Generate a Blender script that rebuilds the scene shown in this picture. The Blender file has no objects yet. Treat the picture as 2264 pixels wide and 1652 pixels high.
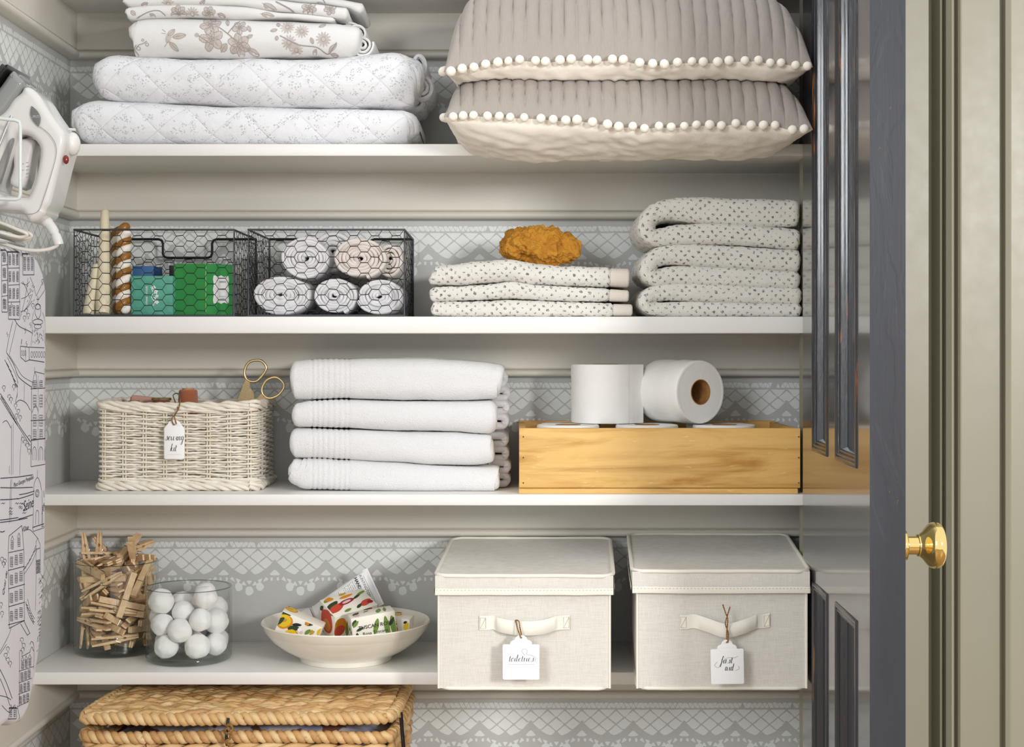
import bpy, bmesh, math, random
from math import sin, cos, pi, sqrt, atan2, hypot
from mathutils import Vector, Matrix, Euler, Quaternion, noise, geometry
from mathutils.bvhtree import BVHTree

# ------------------------------------------------------------------ camera
F = 3300.0            # focal length in pixels of the 2264 px wide frame
HC = 1.22             # camera height
HZ = 772.0            # row of the horizon in the photograph
YF, YB = 2.276, 2.517 # shelf fronts, back wall
SC = bpy.context.scene
cam = bpy.data.cameras.new('camera'); camo = bpy.data.objects.new('camera', cam)
SC.collection.objects.link(camo); SC.camera = camo
camo.location = (0, 0, HC); camo.rotation_euler = (pi/2, 0, 0)
cam.sensor_width = 36; cam.lens = 36*F/2264; cam.sensor_fit = 'HORIZONTAL'
cam.shift_y = -(826-HZ)/2264; cam.clip_start = .05
# ------------------------------------------------------------------ world and lights
SC.view_settings.view_transform = 'Standard'; SC.view_settings.look = 'None'
SC.view_settings.exposure = 0.0; SC.view_settings.gamma = 1
w = bpy.data.worlds.new('world'); SC.world = w; w.use_nodes = True
w.node_tree.nodes['Background'].inputs[0].default_value = (1.0, 1.0, .995, 1)
w.node_tree.nodes['Background'].inputs[1].default_value = 1.1
def area(name, loc, target, size, power, col):
    l = bpy.data.lights.new(name, 'AREA'); l.shape = 'RECTANGLE'; l.size, l.size_y = size; l.energy = power; l.color = col
    o = bpy.data.objects.new(name, l); SC.collection.objects.link(o); o.location = loc
    o.rotation_euler = (Vector(target)-Vector(loc)).to_track_quat('-Z', 'Y').to_euler()
area('added_lamp_right', (1.95, -1.2, HC+.62), (0, YB, HC-.1), (.45, .5), 72, (1, .985, .97))  # unseen soft lamp added behind the camera, throws shadows to the left
area('added_lamp_left', (-1.5, -1.1, HC+.75), (0.1, YB, HC-.1), (.8, .9), 46, (.95, .98, 1))  # second unseen lamp, larger and weaker, added on the left behind the camera

# ------------------------------------------------------------------ helpers
def X(px, y): return (px-1132)*y/F
def Z(py, y): return HC+(HZ-py)*y/F
def P(px, py, y): return Vector((X(px, y), y, Z(py, y)))
def lin(c): return c/12.92 if c <= .04045 else ((c+.055)/1.055)**2.4
def col(h): return tuple(lin(int(h[i:i+2], 16)/255) for i in (0, 2, 4))+(1,)
def lerp(a, b, t): return a+(b-a)*t
def interp(pts, x):
    if x <= pts[0][0]: return pts[0][1]
    for (x0, y0), (x1, y1) in zip(pts, pts[1:]):
        if x <= x1:
            t = (x-x0)/(x1-x0); t = t*t*(3-2*t)*.5+t*.5
            return y0+(y1-y0)*t
    return pts[-1][1]
def nz(p, s=1, seed=0): return noise.noise(Vector((p[0]*s+seed*17.3, p[1]*s-seed*5.1, p[2]*s+seed*9.7)))

MATS = {}
class NT:
    def __init__(s, name):
        s.m = bpy.data.materials.new(name); s.m.use_nodes = True; s.t = s.m.node_tree; s.b = s.t.nodes['Principled BSDF']
        MATS[name] = s.m
    def n(s, typ, **kw):
        n = s.t.nodes.new(typ)
        for k, v in kw.items():
            if k in n.inputs: n.inputs[k].default_value = v
            else: setattr(n, k, v)
        return n
    def l(s, a, b): s.t.links.new(a, b)
    def coord(s, kind='Object'): return s.n('ShaderNodeTexCoord').outputs[kind]
    def math(s, op, a, b=None, c=None):
        n = s.n('ShaderNodeMath', operation=op)
        for i, v in enumerate((a, b, c)):
            if v is None: continue
            if isinstance(v, (int, float)): n.inputs[i].default_value = v
            else: s.l(v, n.inputs[i])
        return n.outputs[0]
    def map(s, v, sc=(1, 1, 1), rot=(0, 0, 0), loc=(0, 0, 0)):
        n = s.n('ShaderNodeMapping'); n.inputs['Scale'].default_value = sc; n.inputs['Rotation'].default_value = rot; n.inputs['Location'].default_value = loc
        s.l(v, n.inputs['Vector']); return n.outputs[0]
    def noise(s, v, scale, detail=4, rough=.6, dist=0):
        n = s.n('ShaderNodeTexNoise'); n.inputs['Scale'].default_value = scale; n.inputs['Detail'].default_value = detail
        n.inputs['Roughness'].default_value = rough; n.inputs['Distortion'].default_value = dist
        s.l(v, n.inputs['Vector']); return n.outputs['Fac']
    def ramp(s, fac, lo, hi, c0=0, c1=1):
        n = s.n('ShaderNodeMapRange'); n.inputs['From Min'].default_value = lo; n.inputs['From Max'].default_value = hi
        n.inputs['To Min'].default_value = c0; n.inputs['To Max'].default_value = c1; s.l(fac, n.inputs['Value']); return n.outputs[0]
    def mix(s, fac, a, b):
        n = s.n('ShaderNodeMix', data_type='RGBA')
        if isinstance(fac, (int, float)): n.inputs[0].default_value = fac
        else: s.l(fac, n.inputs[0])
        for v, i in ((a, 6), (b, 7)):
            if isinstance(v, tuple): n.inputs[i].default_value = v
            else: s.l(v, n.inputs[i])
        return n.outputs[2]
    def base(s, v):
        if isinstance(v, tuple): s.b.inputs['Base Color'].default_value = v
        else: s.l(v, s.b.inputs['Base Color'])
    def bump(s, h, strength, dist=.001):
        n = s.n('ShaderNodeBump'); n.inputs['Strength'].default_value = strength; n.inputs['Distance'].default_value = dist
        if s.b.inputs['Normal'].is_linked: s.l(s.b.inputs['Normal'].links[0].from_socket, n.inputs['Normal'])
        s.l(h, n.inputs['Height']); s.l(n.outputs[0], s.b.inputs['Normal'])
    def set(s, **kw):
        for k, v in kw.items(): s.b.inputs[k.replace('_', ' ')].default_value = v
        return s

def M(name, c, rough=.6, metal=0, var=None, bump=None, coat=0, spec=.5, sheen=0, **kw):
    """var=(colour, scale, lo, hi)  bump=(scale, strength, dist)"""
    if name in MATS: return MATS[name]
    t = NT(name); t.set(Roughness=rough, Metallic=metal, Coat_Weight=coat, Specular_IOR_Level=spec, Sheen_Weight=sheen)
    if sheen: t.set(Sheen_Roughness=.6)
    co = t.coord()
    if var:
        f = t.ramp(t.noise(co, var[1], 5), var[2], var[3]); t.base(t.mix(f, col(c), col(var[0])))
    else: t.base(col(c))
    if bump: t.bump(t.noise(co, bump[0], 4), bump[1], bump[2])
    for k, v in kw.items(): t.b.inputs[k.replace('_', ' ')].default_value = v
    return t.m

class MB:
    def __init__(s): s.v = []; s.f = []; s.mi = []; s.uv = []; s.m = 0; s.hasuv = False
    def add(s, vs, fs, uvs=None, m=None):
        o = len(s.v); s.v.extend(Vector(v) for v in vs); m = s.m if m is None else m
        for i, f in enumerate(fs):
            s.f.append(tuple(o+k for k in f)); s.mi.append(m)
            if uvs: s.uv.append(uvs[i]); s.hasuv = True
            else: s.uv.append(None)
        return s
    def xf(s, mat, start=0):
        for i in range(start, len(s.v)): s.v[i] = mat @ s.v[i]
        return s
    def box(s, c, size, bev=0, rot=None, seg=2, m=None):
        bm = bmesh.new(); bmesh.ops.create_cube(bm, size=1)
        for v in bm.verts: v.co = Vector((v.co.x*size[0], v.co.y*size[1], v.co.z*size[2]))
        if bev: bmesh.ops.bevel(bm, geom=bm.edges[:], offset=bev, segments=seg, profile=.5, affect='EDGES')
        R = rot.to_matrix() if rot is not None else Matrix.Identity(3)
        bm.verts.index_update()
        s.add([R @ v.co+Vector(c) for v in bm.verts], [[v.index for v in f.verts] for f in bm.faces], m=m); bm.free(); return s
    def bx(s, x0, x1, y0, y1, z0, z1, bev=0, m=None): return s.box(((x0+x1)/2, (y0+y1)/2, (z0+z1)/2), (x1-x0, y1-y0, z1-z0), bev, m=m)
    def tube(s, path, r, n=8, closed=False, cap=True, m=None, flat=1.0, up=None, twist=0):
        path = [Vector(p) for p in path]; k = len(path)
        if k < 2: return s
        rs = r if isinstance(r, (list, tuple)) else [r]*k
        tans = []
        for i in range(k):
            a = path[(i-1) % k] if (closed or i > 0) else path[i]; b = path[(i+1) % k] if (closed or i < k-1) else path[i]
            d = b-a; tans.append(d.normalized() if d.length > 1e-12 else Vector((0, 0, 1)))
        t0 = tans[0]; nrm = Vector(up) if up is not None else (Vector((0, 0, 1)) if abs(t0.z) < .9 else Vector((0, 1, 0)))
        nrm = (nrm-t0*nrm.dot(t0)).normalized(); vs = []
        for i in range(k):
            t = tans[i]; nrm = nrm-t*nrm.dot(t)
            nrm = nrm.normalized() if nrm.length > 1e-9 else t.orthogonal().normalized(); bn = t.cross(nrm)
            for j in range(n):
                a = 2*pi*j/n+twist*i
                vs.append(path[i]+(nrm*cos(a)*flat+bn*sin(a))*rs[i])
        fs = []
        for i in range(k if closed else k-1):
            for j in range(n):
                a = i*n+j; b = i*n+(j+1) % n; c = ((i+1) % k)*n+(j+1) % n; d = ((i+1) % k)*n+j
                fs.append((a, b, c, d))
        if cap and not closed: fs.append(tuple(range(n))[::-1]); fs.append(tuple(range((k-1)*n, k*n)))
        return s.add(vs, fs, m=m)
    def lathe(s, prof, n=48, c=(0, 0, 0), R=None, m=None):
        vs = []; fs = []; R = R or Matrix.Identity(3); c = Vector(c); rings = []
        for r, z in prof:
            if abs(r) < 1e-7: rings.append([len(vs)]); vs.append(R @ Vector((0, 0, z))+c)
            else:
                rings.append(list(range(len(vs), len(vs)+n)))
                for j in range(n): vs.append(R @ Vector((r*cos(2*pi*j/n), r*sin(2*pi*j/n), z))+c)
        for a, b in zip(rings, rings[1:]):
            for j in range(n):
                k = (j+1) % n
                if len(a) == 1 and len(b) == 1: continue
                if len(a) == 1: fs.append((a[0], b[k], b[j]))
                elif len(b) == 1: fs.append((a[j], a[k], b[0]))
                else: fs.append((a[j], a[k], b[k], b[j]))
        return s.add(vs, fs, m=m)
    def ball(s, c, r, sub=2, sc=(1, 1, 1), m=None, disp=None, R=None):
        bm = bmesh.new(); bmesh.ops.create_icosphere(bm, subdivisions=sub, radius=1); bm.verts.index_update(); vs = []
        for v in bm.verts:
            k = r*(1+(disp(v.co) if disp else 0)); q = Vector((v.co.x*sc[0], v.co.y*sc[1], v.co.z*sc[2]))*k
            if R: q = R @ q
            vs.append(q+Vector(c))
        s.add(vs, [[v.index for v in f.verts] for f in bm.faces], m=m); bm.free(); return s
    def grid(s, fn, nu, nv, m=None, uv=None, flip=False):
        vs = [fn(i/nu, j/nv) for i in range(nu+1) for j in range(nv+1)]; fs = []; us = []
        for i in range(nu):
            for j in range(nv):
                q = [i*(nv+1)+j, (i+1)*(nv+1)+j, (i+1)*(nv+1)+j+1, i*(nv+1)+j+1]
                if flip: q = q[::-1]
                fs.append(tuple(q))
                if uv:
                    c = [(i/nu*uv[0], j/nv*uv[1]), ((i+1)/nu*uv[0], j/nv*uv[1]), ((i+1)/nu*uv[0], (j+1)/nv*uv[1]), (i/nu*uv[0], (j+1)/nv*uv[1])]
                    us.append(c[::-1] if flip else c)
        return s.add(vs, fs, us if uv else None, m=m)
    def bvh(s): return BVHTree.FromPolygons([v[:] for v in s.v], s.f)
    def build(s, name, mats, parent=None, base=None, smooth=40, label=None, **props):
        if not isinstance(mats, (list, tuple)): mats = [mats]
        if base is None:
            if parent is not None: base = WORLD[parent.name]
            else:
                xs = [v.x for v in s.v]; ys = [v.y for v in s.v]; zs = [v.z for v in s.v]
                base = Vector(((min(xs)+max(xs))/2, (min(ys)+max(ys))/2, min(zs)))
        me = bpy.data.meshes.new(name); me.from_pydata([v-base for v in s.v], [], s.f); me.update()
        for m_ in mats: me.materials.append(m_)
        me.polygons.foreach_set('material_index', s.mi)
        if s.hasuv:
            ul = me.uv_layers.new(name='UVMap'); k = 0; dat = ul.data
            for f, u in zip(s.f, s.uv):
                for q in range(len(f)):
                    if u: dat[k].uv = u[q]
                    k += 1
        if smooth: me.shade_smooth(); me.set_sharp_from_angle(angle=math.radians(smooth))
        o = bpy.data.objects.new(name, me); SC.collection.objects.link(o)
        if parent is not None: o.parent = parent; o.location = base-WORLD[parent.name]
        else: o.location = base
        WORLD[o.name] = base.copy()
        if label: o['label'] = label
        for k_, v_ in props.items(): o[k_] = v_
        return o
WORLD = {}
def thing(name, loc, label, cat, group=None):
    o = bpy.data.objects.new(name, None); SC.collection.objects.link(o); o.location = loc; o.empty_display_size = .02
    o['label'] = label; o['category'] = cat; WORLD[o.name] = Vector(loc)
    if group: o['group'] = group
    return o
def tag(o, label, cat, group=None):
    o['label'] = label; o['category'] = cat
    if group: o['group'] = group
    return o
def chaikin(pts, it=1, closed=True, c=.25):
    for _ in range(it):
        q = []
        n = len(pts)
        for i in range(n if closed else n-1):
            a, b = Vector(pts[i]), Vector(pts[(i+1) % n])
            q += [a*(1-c)+b*c, a*c+b*(1-c)]
        if not closed: q = [Vector(pts[0])]+q+[Vector(pts[-1])]
        pts = q
    return pts
def catmull(pts, k=6, closed=False):
    pts = [Vector(p) for p in pts]; n = len(pts); out = []
    for i in range(n if closed else n-1):
        g = lambda j: pts[j % n] if closed else pts[max(0, min(n-1, j))]
        p0, p1, p2, p3 = g(i-1), g(i), g(i+1), g(i+2)
        for t in range(k):
            u = t/k; out.append(.5*((2*p1)+(p2-p0)*u+(2*p0-5*p1+4*p2-p3)*u*u+(3*p1-p0-3*p2+p3)*u**3))
    if not closed: out.append(pts[-1])
    return out
# flat shapes in 2D: list of (verts2d, faces)
def shp_poly(pts):
    vs = [Vector((p[0], p[1], 0)) for p in pts]
    tr = geometry.tessellate_polygon([vs]); return [(v.x, v.y) for v in vs], [tuple(t) for t in tr]
def shp_fan(c, pts):
    vs = [tuple(c)]+[(p[0], p[1]) for p in pts]; n = len(pts)
    return vs, [(0, i+1, (i+1) % n+1) for i in range(n)]
def shp_line(pts, w, closed=False):
    P_ = [Vector((p[0], p[1])) for p in pts]; n = len(P_); vs = []; fs = []
    ws = w if isinstance(w, (list, tuple)) else [w]*n
    if n < 2: return [], []
    for i in range(n):
        a = P_[(i-1) % n] if (closed or i) else P_[i]; b = P_[(i+1) % n] if (closed or i < n-1) else P_[i]
        d = b-a; d = d.normalized() if d.length > 1e-12 else Vector((1, 0)); q = Vector((-d.y, d.x))*ws[i]/2
        vs += [tuple(P_[i]+q), tuple(P_[i]-q)]
    for i in range(n if closed else n-1):
        j = (i+1) % n; fs.append((2*i, 2*i+1, 2*j+1, 2*j))
    return vs, fs
def dens(pts, step):
    out = []
    for a, b in zip(pts, pts[1:]):
        a = Vector(a); b = Vector(b); k = max(1, int((b-a).length/step))
        out += [a.lerp(b, i/k) for i in range(k)]
    return out+[Vector(pts[-1])]
def ell(cx, cy, rx, ry, n=20, rot=0, wob=0, seed=0):
    out = []
    for i in range(n):
        a = 2*pi*i/n; k = 1+wob*noise.noise(Vector((cos(a)*1.5+seed*3.1, sin(a)*1.5, seed)))*2
        x, y = rx*cos(a)*k, ry*sin(a)*k; out.append((cx+x*cos(rot)-y*sin(rot), cy+x*sin(rot)+y*cos(rot)))
    return out
def subdiv(vs, fs, maxlen):
    vs = [Vector(v) for v in vs]; fs = [tuple(f) for f in fs]
    tri = []
    for f in fs:
        for i in range(1, len(f)-1): tri.append((f[0], f[i], f[i+1]))
    for _ in range(6):
        out = []; cache = {}; did = False
        def mid(a, b):
            k = (min(a, b), max(a, b))
            if k not in cache: cache[k] = len(vs); vs.append((vs[a]+vs[b])/2)
            return cache[k]
        for a, b, c in tri:
            e = [((vs[a]-vs[b]).length, a, b, c), ((vs[b]-vs[c]).length, b, c, a), ((vs[c]-vs[a]).length, c, a, b)]
            L, p, q, r = max(e, key=lambda t: t[0])
            if L > maxlen: k = mid(p, q); out += [(p, k, r), (k, q, r)]; did = True
            else: out.append((a, b, c))
        tri = out
        if not did: break
    return vs, tri
def decal(mb, tree, shapes, o, ex, ey, m, off=.0004, maxlen=None, far=.5):
    """press flat 2D shapes onto a surface along the axis ex x ey"""
    o, ex, ey = Vector(o), Vector(ex).normalized(), Vector(ey).normalized(); d = ex.cross(ey); 
    for vs, fs in shapes:
        if not vs: continue
        if maxlen: vs, fs = subdiv(vs, fs, maxlen)
        pts = []; ok = []
        for v in vs:
            p = o+ex*v[0]+ey*v[1]; h = tree.ray_cast(p, -d, far)
            if h[0] is None: pts.append(p); ok.append(False)
            else: pts.append(h[0]+d*off); ok.append(True)
        ff = []
        for f in fs:
            if not all(ok[k] for k in f): continue
            a, b, c = (pts[f[k]] for k in range(3)); nn = (b-a).cross(c-a)
            ds = [pts[k].dot(d) for k in f]
            if max(ds)-min(ds) > .02: continue
            ff.append(tuple(f) if nn.dot(d) > 0 else tuple(f)[::-1])
        mb.add(pts, ff, m=m)
def text2d(s, size, shear=0, spacing=1.0, bold=0, align='CENTER'):
    c = bpy.data.curves.new('t', 'FONT'); c.body = s; c.size = size; c.shear = shear; c.space_character = spacing; c.offset = bold; c.align_x = align; c.resolution_u = 3
    o = bpy.data.objects.new('t', c); SC.collection.objects.link(o); dg = bpy.context.evaluated_depsgraph_get(); dg.update()
    me = bpy.data.meshes.new_from_object(o.evaluated_get(dg)); vs = [(v.co.x, v.co.y) for v in me.vertices]; fs = [tuple(p.vertices) for p in me.polygons]
    bpy.data.objects.remove(o); bpy.data.curves.remove(c); bpy.data.meshes.remove(me); return vs, fs
def sh_tf(sh, dx=0, dy=0, rot=0, sx=1, sy=1):
    vs, fs = sh; return [((x*sx*cos(rot)-y*sy*sin(rot))+dx, (x*sx*sin(rot)+y*sy*cos(rot))+dy) for x, y in vs], fs
def plate(loops, depth, bev, res=2, bevres=3):
    """solid with rounded rims from closed 2D outlines (first outer, then holes): returns verts (x,y,z) z across the thickness, faces"""
    c = bpy.data.curves.new('t', 'CURVE'); c.dimensions = '2D'; c.fill_mode = 'BOTH'; c.extrude = max(1e-5, depth/2-bev); c.bevel_depth = bev; c.bevel_resolution = bevres; c.offset = -bev
    for lp in loops:
        sp = c.splines.new('POLY'); sp.points.add(len(lp)-1)
        for q, p in zip(sp.points, lp): q.co = (p[0], p[1], 0, 1)
        sp.use_cyclic_u = True
    o = bpy.data.objects.new('t', c); SC.collection.objects.link(o); dg = bpy.context.evaluated_depsgraph_get(); dg.update()
    me = bpy.data.meshes.new_from_object(o.evaluated_get(dg)); bm = bmesh.new(); bm.from_mesh(me); bmesh.ops.remove_doubles(bm, verts=bm.verts, dist=1e-5); bm.verts.index_update()
    vs = [v.co.copy() for v in bm.verts]; fs = [[v.index for v in f.verts] for f in bm.faces]
    bm.free(); bpy.data.objects.remove(o); bpy.data.curves.remove(c); bpy.data.meshes.remove(me); return vs, fs
def plate_xz(mb, loops, y, depth, bev, m=None, **kw):
    vs, fs = plate(loops, depth, bev, **kw); mb.add([(v.x, y-v.z, v.y) for v in vs], fs, m=m)
def slab(mb, C_, y0, y1, r=None, ny=10, na=6, endr=None, amp=0, nsc=12, seed=0, dfn=None, uvs=True, m=None, zmin=None, fine=0, uoff=0, yf=None):
    """cloth block swept along C_ = [(x, z, half thickness)], front y0, back y1; rounded rectangle section"""
    n = len(C_); C_ = [(Vector((c[0], 0, c[1])), c[2]) for c in C_]; S = [0]
    for a, b in zip(C_, C_[1:]): S.append(S[-1]+(b[0]-a[0]).length)
    L = S[-1]; vs = []; VV = []; vv = []
    for i in range(n):
        p, ht = C_[i]; a = C_[max(0, i-1)][0]; b = C_[min(n-1, i+1)][0]; t = (b-a).normalized(); nn = Vector((-t.z, 0, t.x))
        er = endr if endr else ht*.6; d = min(S[i], L-S[i]); ins = 0
        if d < er: ins = er-sqrt(max(0, er*er-(er-d)**2))
        h = max(ht-ins, ht*.02); ya = y0+(yf(S[i]/L) if yf else 0); hy = (y1-ya)/2-ins*.8; yc = (y1+ya)/2; rr = min(r if r else h, h*.9)
        pts = []
        for (sy, sn, a0) in ((1, 1, 0), (-1, 1, .5*pi), (-1, -1, pi), (1, -1, 1.5*pi)):   # corners
            for k in range(na+1):
                an = a0+k*(pi/2)/na; pts.append((sy*(hy-rr)+rr*cos(an), sn*(h-rr)+rr*sin(an)))
            nx = {(-1, -1): (1, -1), (1, -1): (1, 1), (1, 1): (-1, 1), (-1, 1): (-1, -1)}[(sy, sn)]
            e0 = pts[-1]; an = a0+pi/2; e1 = (nx[0]*(hy-rr)+rr*cos(an), nx[1]*(h-rr)+rr*sin(an)); kk = ny if sy != nx[0] else 3
            for k in range(1, kk): pts.append((lerp(e0[0], e1[0], k/kk), lerp(e0[1], e1[1], k/kk)))
        if i == 0: pass
        for (yy, q) in pts: vs.append(p+nn*q+Vector((0, yc+yy, 0)))
        if True:
            vv = [0]
            for k in range(len(pts)): u = pts[(k+1) % len(pts)]; vv.append(vv[-1]+hypot(u[0]-pts[k][0], u[1]-pts[k][1]))
        k_ = len(pts); VV.append(vv)
    fs = []; us = []
    for i in range(n-1):
        for j in range(k_):
            fs.append((i*k_+j, i*k_+(j+1) % k_, (i+1)*k_+(j+1) % k_, (i+1)*k_+j))
            us.append([(S[i]+uoff, VV[i][j]), (S[i]+uoff, VV[i][j+1]), (S[i+1]+uoff, VV[i+1][j+1]), (S[i+1]+uoff, VV[i+1][j])])
    e0 = tuple(range(k_))[::-1]; e1 = tuple(range((n-1)*k_, n*k_))
    fs += [e0, e1]; us += [[(uoff+.001*q, .003*q) for q in range(k_)]]*2
    if amp or fine or dfn:
        nr = [Vector() for _ in vs]
        for f in fs[:-2]:
            q = (vs[f[1]]-vs[f[0]]).cross(vs[f[3]]-vs[f[0]])
            for k in f: nr[k] += q
        for k in range(len(vs)):
            if nr[k].length > 0:
                p = vs[k]; q = nr[k].normalized()
                d = amp*(noise.noise(Vector((p.x*nsc*.6+seed*3.3, p.y*nsc, p.z*nsc*1.3+seed)))+.5*noise.noise(Vector((p.x*nsc*1.7, p.y*nsc*2+seed, p.z*nsc*3))))
                if fine: d += fine*noise.noise(Vector((p.x*260, p.y*260, p.z*260+seed)))
                if dfn: d += dfn(p)
                vs[k] = p+q*d
    if zmin is not None:
        for v in vs: v.z = max(v.z, zmin)
    mb.add(vs, fs, us if uvs else None, m=m)
def slab_px(top, bot, yd, n=90):
    x0, x1 = top[0][0], top[-1][0]; out = []
    for i in range(n+1):
        t = i/n; t = t if n < 8 else (.5-.5*cos(pi*t))*.35+t*.65
        px = lerp(x0, x1, t); a, b = interp(top, px), interp(bot, px); out.append((X(px, yd), Z((a+b)/2, yd), (b-a)/2*yd/F))
    return out
PINS=[[-0.0097,0.0402,0.005,0.02,0.02,-0.71,-0.71],[-0.0032,0.0062,0.0067,0.94,0.01,0.04,-0.35],[0.0299,-0.0112,0.0118,0.6,0.48,-0.38,-0.52],[0.0144,0.0298,0.0134,0.99,-0.0,0.14,0.02],[0.0414,0.0184,0.0162,0.17,-0.53,-0.83,0.04],[-0.0074,0.0026,0.0189,0.21,0.02,0.81,-0.54],[0.0096,-0.0443,0.0191,0.04,-0.99,-0.11,-0.05],[-0.018,-0.0168,0.0198,0.83,0.19,0.14,-0.51],[-0.0381,-0.0078,0.0204,0.54,0.1,-0.01,0.83],[0.0261,0.0255,0.0231,0.46,-0.28,-0.53,0.66],[-0.0115,0.0129,0.0236,0.18,-0.17,0.95,0.17],[-0.0483,-0.0119,0.0289,0.62,-0.14,-0.64,0.43],[0.0438,-0.0126,0.0304,0.39,-0.47,0.55,-0.56],[-0.0281,-0.0255,0.0313,0.04,-0.53,-0.85,0.02],[0.0013,0.0373,0.0317,0.63,-0.32,0.31,0.64],[-0.021,0.0164,0.0336,0.7,-0.57,0.1,-0.41],[-0.0107,0.0533,0.0355,0.04,-0.84,-0.09,-0.53],[-0.0032,-0.0295,0.0367,0.13,0.35,0.8,0.46],[0.0454,0.0007,0.0393,0.56,0.47,-0.48,-0.49],[0.013,-0.0301,0.0409,0.54,0.15,-0.63,-0.55],[0.0306,-0.014,0.044,0.68,0.24,0.23,0.65],[-0.0259,-0.0377,0.0442,0.04,-0.3,-0.95,0.01],[-0.0376,0.0158,0.0465,0.61,-0.04,-0.17,-0.77],[0.0021,-0.0271,0.0486,0.15,0.5,-0.85,0.03],[-0.028,0.0136,0.0487,0.61,-0.04,-0.18,-0.77],[0.0391,0.0215,0.0527,0.45,-0.26,-0.51,0.68],[-0.0044,-0.0021,0.0569,0.19,-0.25,0.89,-0.33],[-0.015,-0.022,0.0584,0.26,0.94,0.23,0.03],[0.0063,0.0453,0.0586,0.91,-0.12,0.39,0.09],[0.017,-0.0298,0.06,0.09,-0.01,-0.74,-0.67],[-0.0243,0.0313,0.0614,0.13,0.93,0.24,-0.25],[-0.0453,0.0339,0.0653,0.31,-0.68,-0.37,-0.56],[0.0066,-0.044,0.0655,0.98,-0.19,0.07,0.08],[0.0144,-0.0013,0.0694,0.07,0.21,0.42,0.88],[0.0077,0.0178,0.0703,0.91,0.3,-0.09,0.27],[-0.0063,0.0265,0.0709,0.21,0.21,-0.94,0.16],[-0.0288,-0.0137,0.0709,0.74,-0.45,0.1,-0.5],[-0.0393,-0.0248,0.0725,0.46,0.18,0.66,0.56],[0.0195,-0.0393,0.0749,0.07,-0.24,0.63,-0.73],[0.0193,-0.0189,0.0752,0.9,0.41,-0.13,-0.04],[0.011,0.0474,0.0789,0.95,-0.1,0.29,-0.08],[-0.0191,-0.0115,0.081,0.7,-0.44,0.09,-0.56],[0.0362,-0.0094,0.0811,0.21,-0.43,0.35,-0.8],[-0.0316,0.0457,0.0832,0.66,-0.38,-0.6,-0.24],[-0.0328,0.0301,0.0837,0.88,-0.12,0.34,0.3],[0.0323,-0.0014,0.0874,0.63,0.3,-0.66,-0.28],[-0.0042,-0.0161,0.0889,0.86,0.29,-0.11,-0.4],[0.0132,0.0225,0.089,0.02,-0.64,0.75,0.13],[0.0517,0.006,0.09,0.73,0.18,-0.6,-0.27],[0.0287,-0.0472,0.0906,0.26,-0.55,0.5,0.62],[-0.0378,-0.0038,0.0959,0.3,-0.57,0.76,-0.1],[0.0097,0.0105,0.0995,0.06,-0.01,-0.99,-0.15],[-0.0022,-0.0297,0.1009,0.07,0.39,0.91,0.09],[0.0147,0.037,0.1044,0.06,0.11,0.62,0.77],[-0.0005,0.0287,0.1045,0.11,-0.98,0.12,0.06],[-0.0099,-0.0465,0.107,0.96,-0.06,-0.25,-0.11],[-0.0228,-0.0084,0.109,0.62,-0.66,-0.38,0.21],[0.0455,-0.0162,0.1113,0.17,-0.61,0.69,0.36],[0.0307,-0.0021,0.1118,0.34,-0.21,0.84,-0.37],[0.0295,0.0346,0.1135,0.3,-0.21,-0.72,0.59],[0.0214,0.0063,0.1135,0.33,-0.85,-0.39,-0.09],[-0.0116,-0.0345,0.115,0.79,-0.61,0.01,-0.03],[-0.0134,-0.0212,0.117,0.07,0.02,-0.8,0.6],[-0.0274,0.01,0.1188,0.26,0.06,0.74,-0.62],[-0.0252,-0.0068,0.1201,0.12,0.12,0.71,-0.68],[0.0205,-0.0172,0.1273,0.17,-0.49,-0.7,0.49],[0.0155,0.0141,0.1274,0.66,0.53,-0.45,-0.28],[-0.0311,-0.0334,0.1282,0.71,-0.59,0.33,-0.21],[-0.0355,-0.0043,0.1299,0.22,0.47,0.85,0.06],[-0.0167,0.0402,0.1299,0.07,-0.98,-0.18,0.05],[-0.0165,-0.016,0.1351,0.1,-0.87,0.47,-0.14],[0.0259,0.0377,0.1392,0.22,-0.22,-0.67,0.68],[0.0293,0.0142,0.1401,0.24,-0.34,-0.62,0.66],[-0.0012,-0.0224,0.1403,0.87,0.11,-0.14,-0.47],[-0.0299,0.0224,0.1435,0.07,0.95,0.31,0.01],[-0.0278,0.0446,0.1436,0.2,-0.46,-0.01,-0.87]]
BALLS=[[-0.0413,0.0222,0.0166,0.0166],[0.0449,-0.0121,0.017,0.017],[0.0114,-0.0046,0.017,0.017],[0.041,0.0217,0.0171,0.0171],[-0.0274,-0.0364,0.0179,0.0179],[0.0213,-0.0391,0.019,0.019],[-0.0121,0.0427,0.0192,0.0192],[-0.0213,-0.0029,0.0318,0.0189],[0.0197,0.0396,0.0404,0.0192],[-0.0049,-0.0455,0.0443,0.018],[-0.033,0.0333,0.047,0.0168],[0.0092,0.0056,0.0501,0.0176],[-0.0355,-0.03,0.0513,0.017],[0.0439,-0.0066,0.0528,0.0192],[0.0262,-0.038,0.0596,0.0175],[-0.0451,0.0029,0.0598,0.0183],[-0.0068,0.0461,0.0643,0.017],[0.0385,0.0258,0.0686,0.0173],[-0.0045,-0.0204,0.0692,0.0174],[-0.014,0.0135,0.0767,0.0186],[0.022,-0.0024,0.0809,0.0167],[-0.0386,-0.0225,0.0863,0.019],[0.0169,0.0435,0.0883,0.0169],[0.0329,-0.0323,0.0936,0.0176]]
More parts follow.
